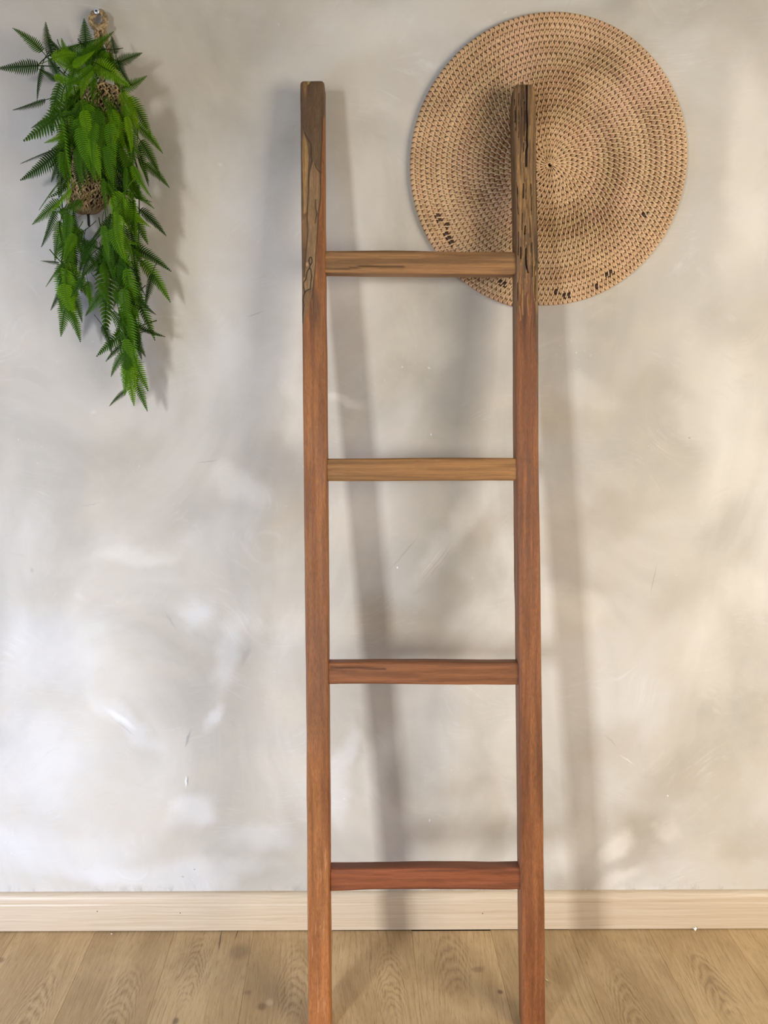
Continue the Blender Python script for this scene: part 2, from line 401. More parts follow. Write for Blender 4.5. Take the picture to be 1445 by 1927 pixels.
def disc(r, h, n=12, axis=-1):          # small nail head pointing to -y
    V = [(r*math.cos(2*math.pi*k/n), 0, r*math.sin(2*math.pi*k/n)) for k in range(n)] + \
        [(r*.75*math.cos(2*math.pi*k/n), -h, r*.75*math.sin(2*math.pi*k/n)) for k in range(n)]
    F = [(k, n+k, n+(k+1)%n, (k+1)%n) for k in range(n)] + [tuple(range(n, 2*n))]
    return V, [tuple(reversed(f)) for f in F]
V, F = disc(0.0013, 0.0005)
nail_me = mesh_from('nail_head', V, F, M_nail)
for px, py in ((183, 1715), (339, 1718), (908, 1719)):
    o = obj('nail_head', nail_me, base); o.location = on_y(px, py, -0.0145)

# ------------------------------------------------------------------ ladder
def ladder_material(name, axis):
    t = NT(name); c = t.coord()
    at = t.n('ShaderNodeAttribute', attribute_name='tone').outputs['Color']
    v = t.vadd(c, t.vscale(t.vadd(t.noise(c, 14, 2, 0.5, col=True), (.5, .5, .5), 'SUBTRACT'), 0.006))
    sc = lambda a, b: (a, a, b) if axis == 'Z' else (b, a, a)
    g1 = t.noise(t.mapping(v, scale=sc(150, 2.6)), 1.0, 5, 0.65)
    g2 = t.noise(t.mapping(v, loc=(3, 1, 2), scale=sc(700, 5)), 1.0, 4, 0.72)
    g3 = t.noise(t.mapping(v, loc=(1, 5, 2), scale=sc(30, 2.2)), 1.0, 3, 0.5)
    f = t.math('MULTIPLY', t.rng(g1, 0.3, 0.7, 0.84, 1.15, False), t.rng(g2, 0.32, 0.68, 0.72, 1.23, False))
    f = t.math('MULTIPLY', f, t.rng(g3, 0.3, 0.7, 0.84, 1.16, False))
    hs = t.n('ShaderNodeHueSaturation'); hs.inputs['Hue'].default_value = 0.504; hs.inputs['Saturation'].default_value = 0.97; hs.inputs['Value'].default_value = 0.72; t.l(at, hs.inputs['Color'])
    col = t.scale_rgb(hs.outputs[0], f)
    t.bump(t.math('ADD', g1, g2), 0.45, 0.0014)
    return t.fin(col, t.rng(g1, 0.3, 0.7, 0.44, 0.6), 0.38)
M_rail = ladder_material('oiled_rail_wood', 'Z')
M_rung = ladder_material('oiled_rung_wood', 'X')

FOOT = on_z(601, 1942); TOPP = on_y(588, 150, -0.055)
lean = math.atan2(TOPP.y - FOOT.y, TOPP.z)
LN = Vector((0, -math.cos(lean), math.sin(lean)))       # front normal
LU = Vector((0, math.sin(lean), math.cos(lean)))        # up along the ladder
LP = Vector((0, FOOT.y, 0))
def ladder_uv(px, py):                                  # point of the ladder's front plane: x and height along it
    p = on_plane(px, py, LP, LN); return p.x, (p - LP).dot(LU)
LADDER = empty('ladder', (0.077, FOOT.y + 0.02, 0), 'rustic reddish-brown wooden ladder with four rungs leaning against the plaster wall', 'ladder')
ROOT = Vector(LADDER.location)

def edge_fn(pts):
    q = sorted([(b, a) for a, b in (ladder_uv(*p) for p in pts)])
    zz = np.array([a for a, _ in q]); xx = np.array([b for _, b in q])
    return lambda s: np.interp(s, zz, xx)

def section(w, d, r, dens):
    """loop of (u, v, nx, nv): u across the face, v into the depth (0 = front), with rounded corners"""
    P = []
    def arc(cu, cv, a0, a1, n=6):
        for k in range(n + 1):
            a = a0 + (a1 - a0) * k / n
            P.append((cu + r * math.cos(a), cv + r * math.sin(a)))
    nf = max(2, int((w - 2 * r) / dens)); nb = 4; ns = 5
    # front from left to right
    for k in range(nf): P.append((-w/2 + r + (w - 2*r) * k / nf, 0))
    arc(w/2 - r, r, -math.pi/2, 0)
    for k in range(1, ns): P.append((w/2, r + (d - 2*r) * k / ns))
    arc(w/2 - r, d - r, 0, math.pi/2)
    for k in range(1, nb): P.append((w/2 - r - (w - 2*r) * k / nb, d))
    arc(-w/2 + r, d - r, math.pi/2, math.pi)
    for k in range(1, ns): P.append((-w/2, d - r - (d - 2*r) * k / ns))
    arc(-w/2 + r, r, math.pi, 1.5*math.pi)
    P.pop()
    return np.array(P)

def build_rail(left_fn, right_fn, depth, smin, smax, fine_from, tone_fn, dent_fn, dens, top_shape, seed, r=0.006):
    sec0 = section(1.0 * 0.046, depth, r, dens)
    rows = np.concatenate([np.linspace(smin, smin + .004, 3)[:-1], np.arange(smin + .004, fine_from, 0.006), np.arange(fine_from, smax, 0.0009), [smax]])
    m = len(sec0); N = len(rows)
    S_ = np.repeat(rows[:, None], m, 1)
    U = np.repeat(sec0[None, :, 0], N, 0); Vd = np.repeat(sec0[None, :, 1], N, 0)
    xl, xr = left_fn(S_), right_fn(S_)
    width = xr - xl; cx = (xl + xr) / 2
    # stretch the straight front, keeping the corner radius
    X = cx + U * (width / 0.046)
    # hand-hewn wobble
    X = X + (fbm(X*0 + np.sign(U)*3 + seed, S_*0+1.5, S_ * 9, 3) - 0.5) * 0.0026
    D = Vd + (fbm(U*30 + seed, Vd*20, S_ * 11, 3) - 0.5) * 0.0020 * (Vd < depth*0.6)
    # rounded ends
    te = np.clip((S_ - (smax - top_shape)) / top_shape, 0, 1); be = np.clip((smin + 0.004 - S_) / 0.004, 0, 1)
    shr = 1 - (1 - np.sqrt(np.clip(1 - te**2, 0, 1))) * (0.22 + 0 * te) - be * 0.06
    X = cx + (X - cx) * shr; D = depth/2 + (D - depth/2) * shr
    front = (Vd < r * 0.9)
    col, dent = tone_fn(X, S_, Vd, U), dent_fn(X, S_, Vd)
    D = D + dent * front
    P = LP[None] if False else None
    V = np.stack([X, LP.y + LU.y * S_ - LN.y * D * 1.0, LU.z * S_ - LN.z * D], -1)
    V = V.reshape(-1, 3) - np.array(ROOT)
    idx = np.arange(N * m).reshape(N, m)
    a = idx[:-1]; b = np.roll(a, -1, 1); c = np.roll(idx[1:], -1, 1); d_ = idx[1:]
    F = np.stack([a, b, c, d_], -1).reshape(-1, 4).tolist()
    F.append(list(range(m - 1, -1, -1)))
    # domed end grain on top
    top = idx[-1]; cen = V[top].mean(0) + np.array(LU) * 0.0022
    V = np.vstack([V, cen]); ci = len(V) - 1
    for k in range(m): F.append([int(top[k]), int(top[(k + 1) % m]), ci])
    col = np.vstack([col.reshape(-1, 3), col.reshape(-1, 3)[top].mean(0)])
    return mesh_from('rail', V, F, M_rail, True, {'tone': col})

def mixc(a, b, f): return a * (1 - f[..., None]) + b * f[..., None]
def uvs(pts): return [ladder_uv(*p) for p in pts]

# left rail -------------------------------------------------------
LL = edge_fn([(565,150),(567,495),(571,885),(575,1265),(578,1655),(580,1940)])
LR = edge_fn([(610,150),(611.5,495),(615.5,885),(618,1265),(621,1655),(622.5,1940)])
zone = [[(584.2,483.5),(582,486),(581.3,491),(582.5,496.5),(584.5,497.5),(586.5,495),(587,489),(586,485),(584.2,483.5)],
        [(584,497.5),(582.5,503.5),(579,509),(577,514),(575.6,525.6),(572.8,529),(571.2,532.4),(571.5,540),(573.6,550),(572,556),(570.2,564),(571.5,575),(570.4,584),(569.4,593),(569.4,608)],
        [(582.5,503.5),(585,507),(586.4,520),(584.6,533),(583.9,543.4),(580,545),(576,547.5),(573.6,550)]]
brown = [[(572.4,247),(575,252),(579,259.5),(584.4,270.4),(585,292),(586.6,302)],[(586.6,302),(584,316),(581.2,330),(580.5,345),(580.4,363),(577.7,407),(579.8,432),(575.6,469),(572.2,520)],
         [(592,306.4),(595,315),(602,323.7)],[(606.2,220),(606.2,232),(605.2,276),(602.5,330),(602,369),(599,403),(596.3,451),(594.2,492),(590,540),(588,560)],
         [(593.5,376),(594,392),(596.5,402),(593,420)]]
gold = uvs([(571,247),(578,268),(581,300),(579.5,330),(578.5,355),(577.5,380),(577,398),(574,405),(571,402),(570.5,370),(570,300)])
spalt = uvs([(588,302),(592,306),(602,324),(601,352),(599,400),(596,450),(594,485),(592,520),(590,540),(584,545),(573,547),(571.5,527),(575.6,472),(579.8,437),(577.7,410),(580,363),(582,340),(586,306)])
side = uvs([(613,200),(606.4,228),(605.2,276),(602.5,330),(602,369),(599,403),(596.3,451),(594.2,492),(590,545),(582,570),(574,600),(560,660),(560,2000),(640,2000),(640,200)])
zone = [uvs(p) for p in zone]; brown = [uvs(p) for p in brown]
C_weather, C_red, C_red2, C_or = srgb(146,106,66), srgb(172,106,52), srgb(146,85,40), srgb(196,119,62)
def tone_left(X, S_, Vd, U):
    wx = (fbm(X*60, Vd*40, S_*25, 3) - .5) * 0.003
    Xw = X + wx
    n = fbm(X*160, Vd*120, S_*7, 4)
    s_top = ladder_uv(590, 150)[1]
    red = mixc(np.broadcast_to(C_red2, X.shape+(3,)), C_red, sstep(.3, .7, n))
    lowf = sstep(ladder_uv(600,1500)[1], ladder_uv(600,1900)[1], S_)
    red = mixc(red, C_or * (0.85 + .3*n[..., None]), lowf * 0.85)
    mid = sstep(ladder_uv(600,1080)[1], ladder_uv(600,1200)[1], S_) * sstep(ladder_uv(600,1460)[1], ladder_uv(600,1350)[1], S_)
    red = mixc(red, srgb(140,86,54), mid * .5)
    c = mixc(np.broadcast_to(C_weather, X.shape+(3,)), srgb(160,122,80), sstep(.4,.7,n))
    c = mixc(c, srgb(104,78,54), sstep(.5,.75,fbm(X*90+9, Vd*30, S_*12, 4)) * .7)
    low_left = sstep(ladder_uv(570,380)[1], ladder_uv(570,420)[1], S_*-1 + 2*ladder_uv(570,400)[1])
    c = mixc(c, srgb(96,72,52), low_left * .65)
    f = soft_poly(Xw, S_, side, 0.0016)
    fade = sstep(ladder_uv(590,660)[1], ladder_uv(590,560)[1], S_)
    c = mixc(c, red, np.clip(f, 0, 1))
    dk = sstep(.52,.66, fbm(X*120+4, Vd*30, S_*5+3, 3)) * sstep(ladder_uv(590,700)[1], ladder_uv(590,580)[1], S_) * sstep(ladder_uv(600,540)[1], ladder_uv(600,560)[1], S_*0+S_)*0
    c = mixc(c, srgb(96,66,44), fade * f * sstep(.5,.62, fbm(X*150+4, Vd*30, S_*6+3, 3)) * .7 * sstep(ladder_uv(590,515)[1], ladder_uv(590,570)[1], S_ + (X - ladder_uv(590,540)[0])*2))
    fr = (Vd < .012)
    c = mixc(c, srgb(164,126,84) * (0.70 + .6*fbm(X*330+2, Vd*0, S_*9, 4)[..., None]), soft_poly(Xw, S_, spalt, .0012) * fr * .85)
    c = mixc(c, srgb(190,146,90) * (0.55 + .8*fbm(X*600, Vd*0, S_*12, 3)[..., None]), soft_poly(Xw, S_, gold, .0012) * fr * .9)
    tip = soft_poly(Xw, S_, uvs([(577,150),(584,150),(582,156),(578.5,160)]), .0008)
    c = mixc(c, srgb(196,156,98), tip * fr)
    tip2 = sstep(.005, .0, np.abs(X - ladder_uv(574,170)[0])) * sstep(ladder_uv(574,195)[1], ladder_uv(574,165)[1], S_) * fr
    c = mixc(c, srgb(170,126,70), tip2 * .6)
    for p in brown: c = mixc(c, srgb(82,54,32), sstep(.0017, .0005, poly_dist(Xw, S_, p)) * fr * .8)
    for p in zone: c = mixc(c, srgb(26,17,12), sstep(.00125, .0006, poly_dist(X + wx*.3, S_, p)) * fr * .95)
    k0 = ladder_uv(578,497.5)
    c = mixc(c, srgb(214,166,116), sstep(1.0, .6, np.hypot((X-k0[0])/.0027, (S_-k0[1])/.0045)) * fr)
    # pale dry streaks near the foot
    st = sstep(.66,.8, fbm(X*420, Vd*30, S_*20, 3)) * sstep(ladder_uv(600,1580)[1], ladder_uv(600,1640)[1], S_) * fr
    c = mixc(c, srgb(222,160,116), np.clip(st,0,1)*.6)
    return c
def dent_left(X, S_, Vd):
    d = 0
    f = soft_poly(X, S_, gold, .0015); d = f * (0.0014 + .0012 * fbm(X*420, X*0, S_*10, 3))
    for p in brown[:3]: d = d + sstep(.0022, 0, poly_dist(X, S_, p)) * .0009
    for p in zone: d = d + sstep(.0012, 0, poly_dist(X, S_, p)) * .0005
    return d
s_foot = 0.0006
me = build_rail(LL, LR, 0.040, s_foot, ladder_uv(588,150.5)[1], ladder_uv(588,625)[1], tone_left, dent_left, 0.0009, 0.008, 1.3, 0.0045)
tag(obj('rail', me, LADDER), 'left rail, spalted at the top with thin black zone lines')

# right rail ------------------------------------------------------
RL = edge_fn([(968.5,157),(966,200),(968,330),(971,495),(972,885),(976,1265),(980,1655),(983,1940)])
RR = edge_fn([(1006,157),(1009.5,190),(1010,330),(1013.5,495),(1014.5,885),(1019.5,1265),(1024,1655),(1027,1940)])
cr = [([(991.5,157),(991.5,176),(991,202),(992,234),(991,258),(992,273),(990,286),(990,312)], .0017),
      ([(987,190),(988,230),(987.5,262)], .0006),
      ([(968.8,186),(968.6,197)], .0008), ([(969.4,207),(969.6,220),(969.2,229)], .0010), ([(984.4,158),(985,185)], .0006),
      ([(985.5,268),(985,285)], .0007), ([(971,342),(974.5,364)], .0007), ([(985,345),(984.5,372)], .0009), ([(999,345),(1000,395)], .0008),
      ([(988.5,425),(987.5,440)], .0013), ([(979.8,465),(980,486)], .0010), ([(990,467),(990,496),(993.5,512)], .0016), ([(1001,455),(1002,520)], .0007),
      ([(983,400),(982,432)], .0006), ([(997,410),(998,445)], .0007), ([(1006,500),(1006,560)], .0006)]
cr = [(uvs(p), w_) for p, w_ in cr]
_r = random.Random(21)
for k in range(14):                 # fine checks in the weathered end
    px, py = _r.uniform(969, 1009), _r.uniform(160, 560); ln = _r.uniform(14, 60)
    cr.append((uvs([(px, py), (px + _r.uniform(-1, 1), py + ln*.5), (px + _r.uniform(-1.2, 1.2), py + ln)]), _r.uniform(.00035, .0007)))
flk = []
for k in range(44):                 # bared golden fibres
    px, py = _r.gauss(987, 7), _r.uniform(230, 590); ln = _r.uniform(8, 40)
    flk.append((uvs([(px, py), (px + _r.uniform(-1.5, 1.5), py + ln)]), _r.uniform(.0005, .0011)))
goldR = [uvs([(976,290),(978,320),(981,352),(982,400),(981,440),(978,440),(977,400),(976,350)]),
         uvs([(988,318),(993,345),(996,380),(1000,430),(1002,490),(1003,545),(1011,590),(1011,520),(1004,480),(1000,400),(996,340),(991,316)])]
def tone_right(X, S_, Vd, U):
    n = fbm(X*170+5, Vd*120, S_*6, 4); wx = (fbm(X*60+3, Vd*40, S_*20, 3) - .5) * 0.004; Xw = X + wx
    red = mixc(np.broadcast_to(srgb(134,76,39), X.shape+(3,)), srgb(162,96,51), sstep(.3,.7,n))
    lowf = sstep(ladder_uv(1000,1500)[1], ladder_uv(1000,1900)[1], S_)
    red = mixc(red, srgb(164,92,48) * (0.85 + .3*n[..., None]), lowf * .4)
    we = mixc(np.broadcast_to(srgb(112,80,52), X.shape+(3,)), srgb(148,110,72), sstep(.35,.68,n))
    we = mixc(we, srgb(164,126,80), sstep(.58,.74, fbm(X*260+8, Vd*60, S_*14, 4)) * .75)
    we = mixc(we, srgb(76,54,34), sstep(.58,.72, fbm(X*300+2, Vd*60, S_*12+4, 4)) * .8)
    ridge = sstep(ladder_uv(998,200)[0], ladder_uv(1002,200)[0], X + (ladder_uv(1000,200)[0]-ladder_uv(1001,400)[0])*0)
    we = mixc(we, srgb(168,130,84) * (.8 + .4*n[..., None]), ridge * .6 * sstep(ladder_uv(1000,440)[1], ladder_uv(1000,380)[1], S_))
    # the weathered part ends in a ragged tongue running down the right edge
    uu = (X - RL(S_)) / (RR(S_) - RL(S_))
    lim = 560 + 150 * np.clip(uu - .55, 0, 1) * 2 + 330 * (fbm(X*150+1, Vd*50, S_*1.6, 4) - .5)
    s1 = np.interp(lim, [400, 560, 700, 860], [ladder_uv(990, q)[1] for q in (400, 560, 700, 860)])
    f = sstep(-.045, .045, S_ - s1)
    c = mixc(red, we, f)
    tongue = np.exp(-((S_ - s1 + .03)/.05)**2) * sstep(.45,.6, fbm(X*140+6, Vd*50, S_*5, 3))
    c = mixc(c, srgb(80,52,34), tongue * .65)
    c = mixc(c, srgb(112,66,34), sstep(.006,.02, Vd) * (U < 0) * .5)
    fr = Vd < .012
    for p in goldR: c = mixc(c, srgb(190,142,80) * (.7 + .6*fbm(X*300, Vd*0, S_*60, 3)[..., None]), soft_poly(Xw, S_, p, .002) * fr * .62)
    for p, w_ in flk: c = mixc(c, srgb(196,148,86), sstep(w_*1.4, w_*.4, poly_dist(X + wx*1.2, S_, p)) * fr * .7)
    for p, w_ in cr: c = mixc(c, srgb(22,14,9), sstep(w_*1.15, w_*.5, poly_dist(X + wx*.3, S_, p)) * fr * (.95 if w_ > .00079 else .45))
    return c
def dent_right(X, S_, Vd):
    d = (fbm(X*300+2, X*0, S_*14, 4) - .45) * .0048 * sstep(ladder_uv(990,620)[1], ladder_uv(990,520)[1], S_)
    for p, w_ in cr: d = d + sstep(w_*1.3, 0, poly_dist(X, S_, p)) * .0035
    rg = sstep(ladder_uv(997,250)[0], ladder_uv(1006,250)[0], X) * sstep(ladder_uv(990,560)[1], ladder_uv(990,420)[1], S_)
    return d + rg * .003
me = build_rail(RL, RR, 0.040, s_foot, ladder_uv(985,156.5)[1], ladder_uv(985,740)[1], tone_right, dent_right, 0.0009, 0.010, 5.7, 0.005)
tag(obj('rail', me, LADDER), 'right rail, weathered grey-brown and cracked at the top')

# rungs -----------------------------------------------------------
def build_rung(pyl, pyr, h, d, recess, tone, crack, seed, xin=(0, 0)):
    xa, sa = ladder_uv(612, pyl); xb, sb = ladder_uv(972, pyr)
    xa = float(LR(sa)) - .010; xb = float(RL(sb)) + .010
    sec = section(0.04, d, 0.004, 0.0025)
    xs = np.linspace(xa, xb, 130); N = len(xs); m = len(sec)
    Xg = np.repeat(xs[:, None], m, 1); A = np.repeat(sec[None, :, 0] * (h / 0.04), N, 0); Dp = np.repeat(sec[None, :, 1], N, 0)
    u = (Xg - xa) / (xb - xa)
    Sc = sa + (sb - sa) * u
    A = A + (fbm(Xg*9 + seed, np.sign(A)*2, Dp*0, 3) - .5) * .0032
    D = recess + Dp + (fbm(Xg*14 + seed, A*60, Dp*10, 3) - .5) * .0022
    wn = fbm(Xg*7 + seed, A*170, Dp*100, 4)
    c = mixc(np.broadcast_to(tone * .72, Xg.shape+(3,)), tone * 1.2, sstep(.3,.7,wn))
    if crack:
        pts = [((px - 612) / 360.0, a) for px, a in crack]
        q = [(xa + .010 + t_ * (xb - xa - .02), a) for t_, a in pts]
        dd = poly_dist(Xg, A + Dp*0, q)
        c = mixc(c, tone * .18, sstep(.0022, .0008, dd) * (Dp < .006) * .8)
        D = D + sstep(.002, 0, dd) * (Dp < .006) * .0018
    V = np.stack([Xg, LP.y + LU.y*(Sc + A) - LN.y*D, LU.z*(Sc + A) - LN.z*D], -1).reshape(-1, 3) - np.array(ROOT)
    idx = np.arange(N*m).reshape(N, m)
    a = idx[:-1]; b = np.roll(a, -1, 1); cc = np.roll(idx[1:], -1, 1); d_ = idx[1:]
    F = np.stack([a, d_, cc, b], -1).reshape(-1, 4)[:, ::-1].tolist() + [list(range(m)), list(idx[-1])[::-1]]
    return mesh_from('rung', V, F, M_rung, True, {'tone': c.reshape(-1, 3)})
rungs = [(491.5, 493, .0395, .030, .0035, srgb(162,114,68), [(612,-.011),(655,-.0115),(690,-.007),(760,-.0085)], 1.0, 'topmost rung, tan brown with a cracked lower edge'),
         (884, 883, .0405, .028, .004, srgb(162,112,62), None, 4.0, 'second rung, golden brown'),
         (1269, 1269.5, .0405, .028, .005, srgb(150,90,52), [(615,.012),(680,.010),(720,.009)], 7.0, 'third rung, reddish brown'),
         (1660.5, 1657.5, .041, .030, .006, srgb(146,76,42), None, 10.0, 'lowest rung, deep red')]
for a_, b_, h_, d_, r_, tn, ck, sd, lb in rungs:
    tag(obj('rung', build_rung(a_, b_, h_, d_, r_, tn, ck, sd), LADDER), lb)

# ------------------------------------------------------------------ round rattan wall mat
HUB = on_y(1034.5, 310, -0.008); HUB.y = 0
MAT = empty('wall_mat', HUB, 'large round coiled rattan mat hanging on the wall behind the ladder', 'wall mat')
def cane_material(name, src):
    t = NT(name); c = t.coord()
    if src == 'attr': base = t.n('ShaderNodeAttribute', attribute_name='tone').outputs['Color']
    else: base = t.n('ShaderNodeObjectInfo').outputs['Color']
    n_ = t.noise(c, 260, 3, 0.6)
    col = t.scale_rgb(base, t.rng(n_, .3, .7, .82, 1.14, False))
    t.bump(n_, .12, .0006)
    return t.fin(col, .48, .4)
M_caneA, M_caneO = cane_material('rattan_joined', 'attr'), cane_material('rattan_piece', 'object')
PITCH_R, R_OUT = 0.0095, 0.2565
PH0 = math.radians(-97) - ((R_OUT - PITCH_R / 2) / PITCH_R * 2 * math.pi)   # the coil ends at the bottom
YC = -0.0052                                    # middle of the coil, it lies flat on the wall
def spiral_r(th): return PITCH_R * th / (2 * math.pi)
th_end = (R_OUT - PITCH_R / 2) / PITCH_R * 2 * math.pi
# core coil
g = Geo(); pts = []; rad = []
th = 2 * math.pi * 0.62
while th < th_end - .05:
    r = spiral_r(th); pts.append((r*math.cos(th+PH0), YC, r*math.sin(th+PH0))); rad.append(0.0041)
    th += min(0.35, 0.008 / r)
g.tube(pts, rad, 7)
t = NT('rattan_core'); M_core = t.fin(L3(66, 42, 24), .6)
o = obj('core_coil', g.mesh('core_coil', M_core, True), MAT)

def mat_tone(x, z, kind, k):
    """the cane's own colour at a place of the mat, with its darker rounds and flecks"""
    r = math.hypot(x, z); a = math.atan2(z, x)
    n1 = float(fbm(np.array(x*9+3.), np.array(1.), np.array(z*9+5.), 3)); n2 = float(fbm(np.array(a*3.+9), np.array(r*130), np.array(2.), 2))
    rv = random.random()
    pale, tan, brn, olive = srgb(214,178,137), srgb(192,150,107), srgb(126,86,52), srgb(146,116,72)
    c = tan * (1 - n2) + pale * n2
    c = c * (0.90 + .2 * rv)
    ringd = math.exp(-((r - .115)/.03)**2) * (0.5 + .5 * math.cos(a + .35)) + .8*math.exp(-((r - .09)/.02)**2)*(0.5 + .5*math.cos(a - 2.9)) \
          + .8*math.exp(-((r - .19)/.02)**2)*max(0, math.cos(a - 1.0)) + .7*math.exp(-((r-.15)/.02)**2)*max(0, math.cos(a - 2.4))
    f = min(1, max(0, (n1 - .42) * 2.6)) * .5 + min(1, ringd) * .6
    f = min(f, .9)
    c = c * (1 - f) + (olive if n2 > .5 else brn) * f
    pk = max(0, float(fbm(np.array(x*14+13.), np.array(4.), np.array(z*14+1.), 2)) - .5) * 1.4
    c = c * (1 - pk) + srgb(214,168,138) * pk
    if kind == 'stitch': c = c * .6 + srgb(238,208,162) * .4
    return c
# dark flecks, as px places on the mat
FLECK = [(826,402),(831,412),(837,425),(842,437),(846,445),(851,455),(1045,552),(1058,556),(1071,553),(1125,534),(1133,528),(1140,522),(1147,518),(1152,512),(1215,402),(1213,408),(1017,577),(985,545),(940,528),(945,533),(1225,445),(1175,100)]
FLECK = [on_y(*p, -.009) - HUB for p in FLECK]
def is_fleck(x, z): return any(abs(x - p.x) < .0045 and abs(z - p.z) < .0045 for p in FLECK)

def wrap_local(pitch, gap=.0015, slant=.42, nr=5, R=.0048, outer=False):
    """one wrap of cane over the coil: local x tangential, z radial, -y to the room"""
    V = []; hw = (pitch - gap) / 2
    a0, a1 = math.radians(-74), math.radians(74 if not outer else 150)
    for i in range(nr + 1):
        a = a0 + (a1 - a0) * i / nr
        zr = R * math.sin(a); y = YC - R * (math.cos(a) if a > 1.6 else abs(math.cos(a)) ** .6)
        sh = slant * zr
        V += [(-hw + sh, y + .0005, zr), (-hw*.7 + sh, y - .0001, zr), (hw*.7 + sh, y - .0001, zr), (hw + sh, y + .0005, zr)]
    F = [(i*4+k, i*4+k+1, i*4+k+5, i*4+k+4) for i in range(nr) for k in range(3)]
    return V, F
def stitch_local(pitch, wd=.0022, L0=.0030, L1=-.0088, shift=.55):
    """thin binding strand reaching from this round over the edge of the one inside it"""
    V = []; prof_ = [(L0, .0004, 0), (L0*.55, -.0006, .08), (-.0022, -.0006, .38), (-.0055, -.0006, .66), (-.0078, -.0004, .88), (L1, .0012, 1.0)]
    for zr, dy, f in prof_:
        x = (f - .5) * shift * pitch; y = YC - .0048 + dy
        V += [(x - wd/2, y + .0003, zr), (x, y - .0004, zr), (x + wd/2, y + .0003, zr)]
    n_ = len(prof_)
    F = [(i*3+k, i*3+k+1, i*3+k+4, i*3+k+3) for i in range(n_-1) for k in range(2)]
    return V, F
cells = []
th = 2 * math.pi * 0.75
while th < th_end - .02:
    r = spiral_r(th)
    pitch = min(.0090, .0030 + r * .12)
    cells.append((th, r, pitch)); th += pitch / r
def place(V, th, r):
    ct, st = math.cos(th + PH0), math.sin(th + PH0)          # tangential (-st, ct), radial (ct, st)
    return [(ct*(r + z) - st*x, y, st*(r + z) + ct*x) for x, y, z in V]
hidden = lambda x, z: -.083 < x + .0 < -.010 and z < .16   # behind the rail
last_round = th_end - 2 * math.pi
outer_cells = [c for c in cells if not hidden(c[1]*math.cos(c[0]+PH0), c[1]*math.sin(c[0]+PH0))][-300:]
outset = set(c[0] for c in outer_cells)
V, F = wrap_local(.0090); wrap_me = mesh_from('cane_wrap', V, F, M_caneO, True)
V, F = wrap_local(.0090, outer=True); wrap_rim_me = mesh_from('cane_wrap', V, F, M_caneO, True)
V, F = stitch_local(.0090); stitch_me = mesh_from('binding_strand', V, F, M_caneO, True)
gw, gs = Geo(), Geo()
wrap_rest_c, st_rest_c = [], []
for (th, r, pitch) in cells:
    x, z = r*math.cos(th+PH0), r*math.sin(th+PH0)
    cw_ = mat_tone(x, z, 'wrap', 0); cs_ = mat_tone(x, z, 'stitch', 0)
    if is_fleck(x, z): cw_ = srgb(58,36,24) * (.8 + .8*random.random())
    rim = th > last_round
    thS = th + .5 * pitch / r
    # r, theta, local frame: local z is radial (c, s), local x is tangential (-s, c): a turn about -y
    if th in outset:
        for nm, me_, tt, cc in (('cane_wrap', wrap_rim_me if rim else wrap_me, th, cw_), ('binding_strand', stitch_me, thS, cs_)):
            o = obj(nm, me_, MAT)
            a = tt + PH0
            o.matrix_local = Matrix(((-math.sin(a), 0, math.cos(a), r*math.cos(a)), (0, 1, 0, 0), (math.cos(a), 0, math.sin(a), r*math.sin(a)), (0, 0, 0, 1)))
            o.color = (*[float(q) for q in cc], 1)
    else:
        V, F = wrap_local(pitch, gap=min(.0015, pitch*.18), outer=rim); gw.add(place(V, th, r), F, tuple(cw_))
        sc = 1.0 if r > .03 else .75
        V, F = stitch_local(pitch, wd=.0022 if r > .02 else .0015, shift=.55 if r > .04 else .25, L1=-.0088 if r > .012 else -.006)
        gs.add(place(V, thS, r), F, tuple(cs_))
tag(obj('cane_wrap', gw.mesh('cane_wrap_rest', M_caneA, True), MAT), kind='stuff')
tag(obj('binding_strand', gs.mesh('binding_strand_rest', M_caneA, True), MAT), kind='stuff')
g = Geo(); V, F = disc(.0075, .0004, 16); g.add(V, F); o = obj('hub_shade_disc', g.mesh('hub_shade_disc', M_core), MAT); o.location = (0, -.0008, 0)  # dark disc added to paint the shade inside the hub hole
# star of strands around the little hole in the middle
g = Geo()
for k in range(18):
    a = 2*math.pi*k/18 + random.uniform(-.05, .05); r0, r1 = .0032, random.uniform(.010, .0135); b = a + .12
    p = [(r0*math.cos(a), YC-.002, r0*math.sin(a)), (.5*(r0+r1)*math.cos(a), YC-.0053, .5*(r0+r1)*math.sin(a)), (r1*math.cos(b), YC-.0045, r1*math.sin(b))]
    g.tube(p, [.0006, .0009, .0007], 5, tuple(mat_tone(p[1][0], p[1][2], 'stitch', 0)))
tag(obj('hub_strand', g.mesh('hub_strand', M_caneA, True), MAT), kind='stuff')

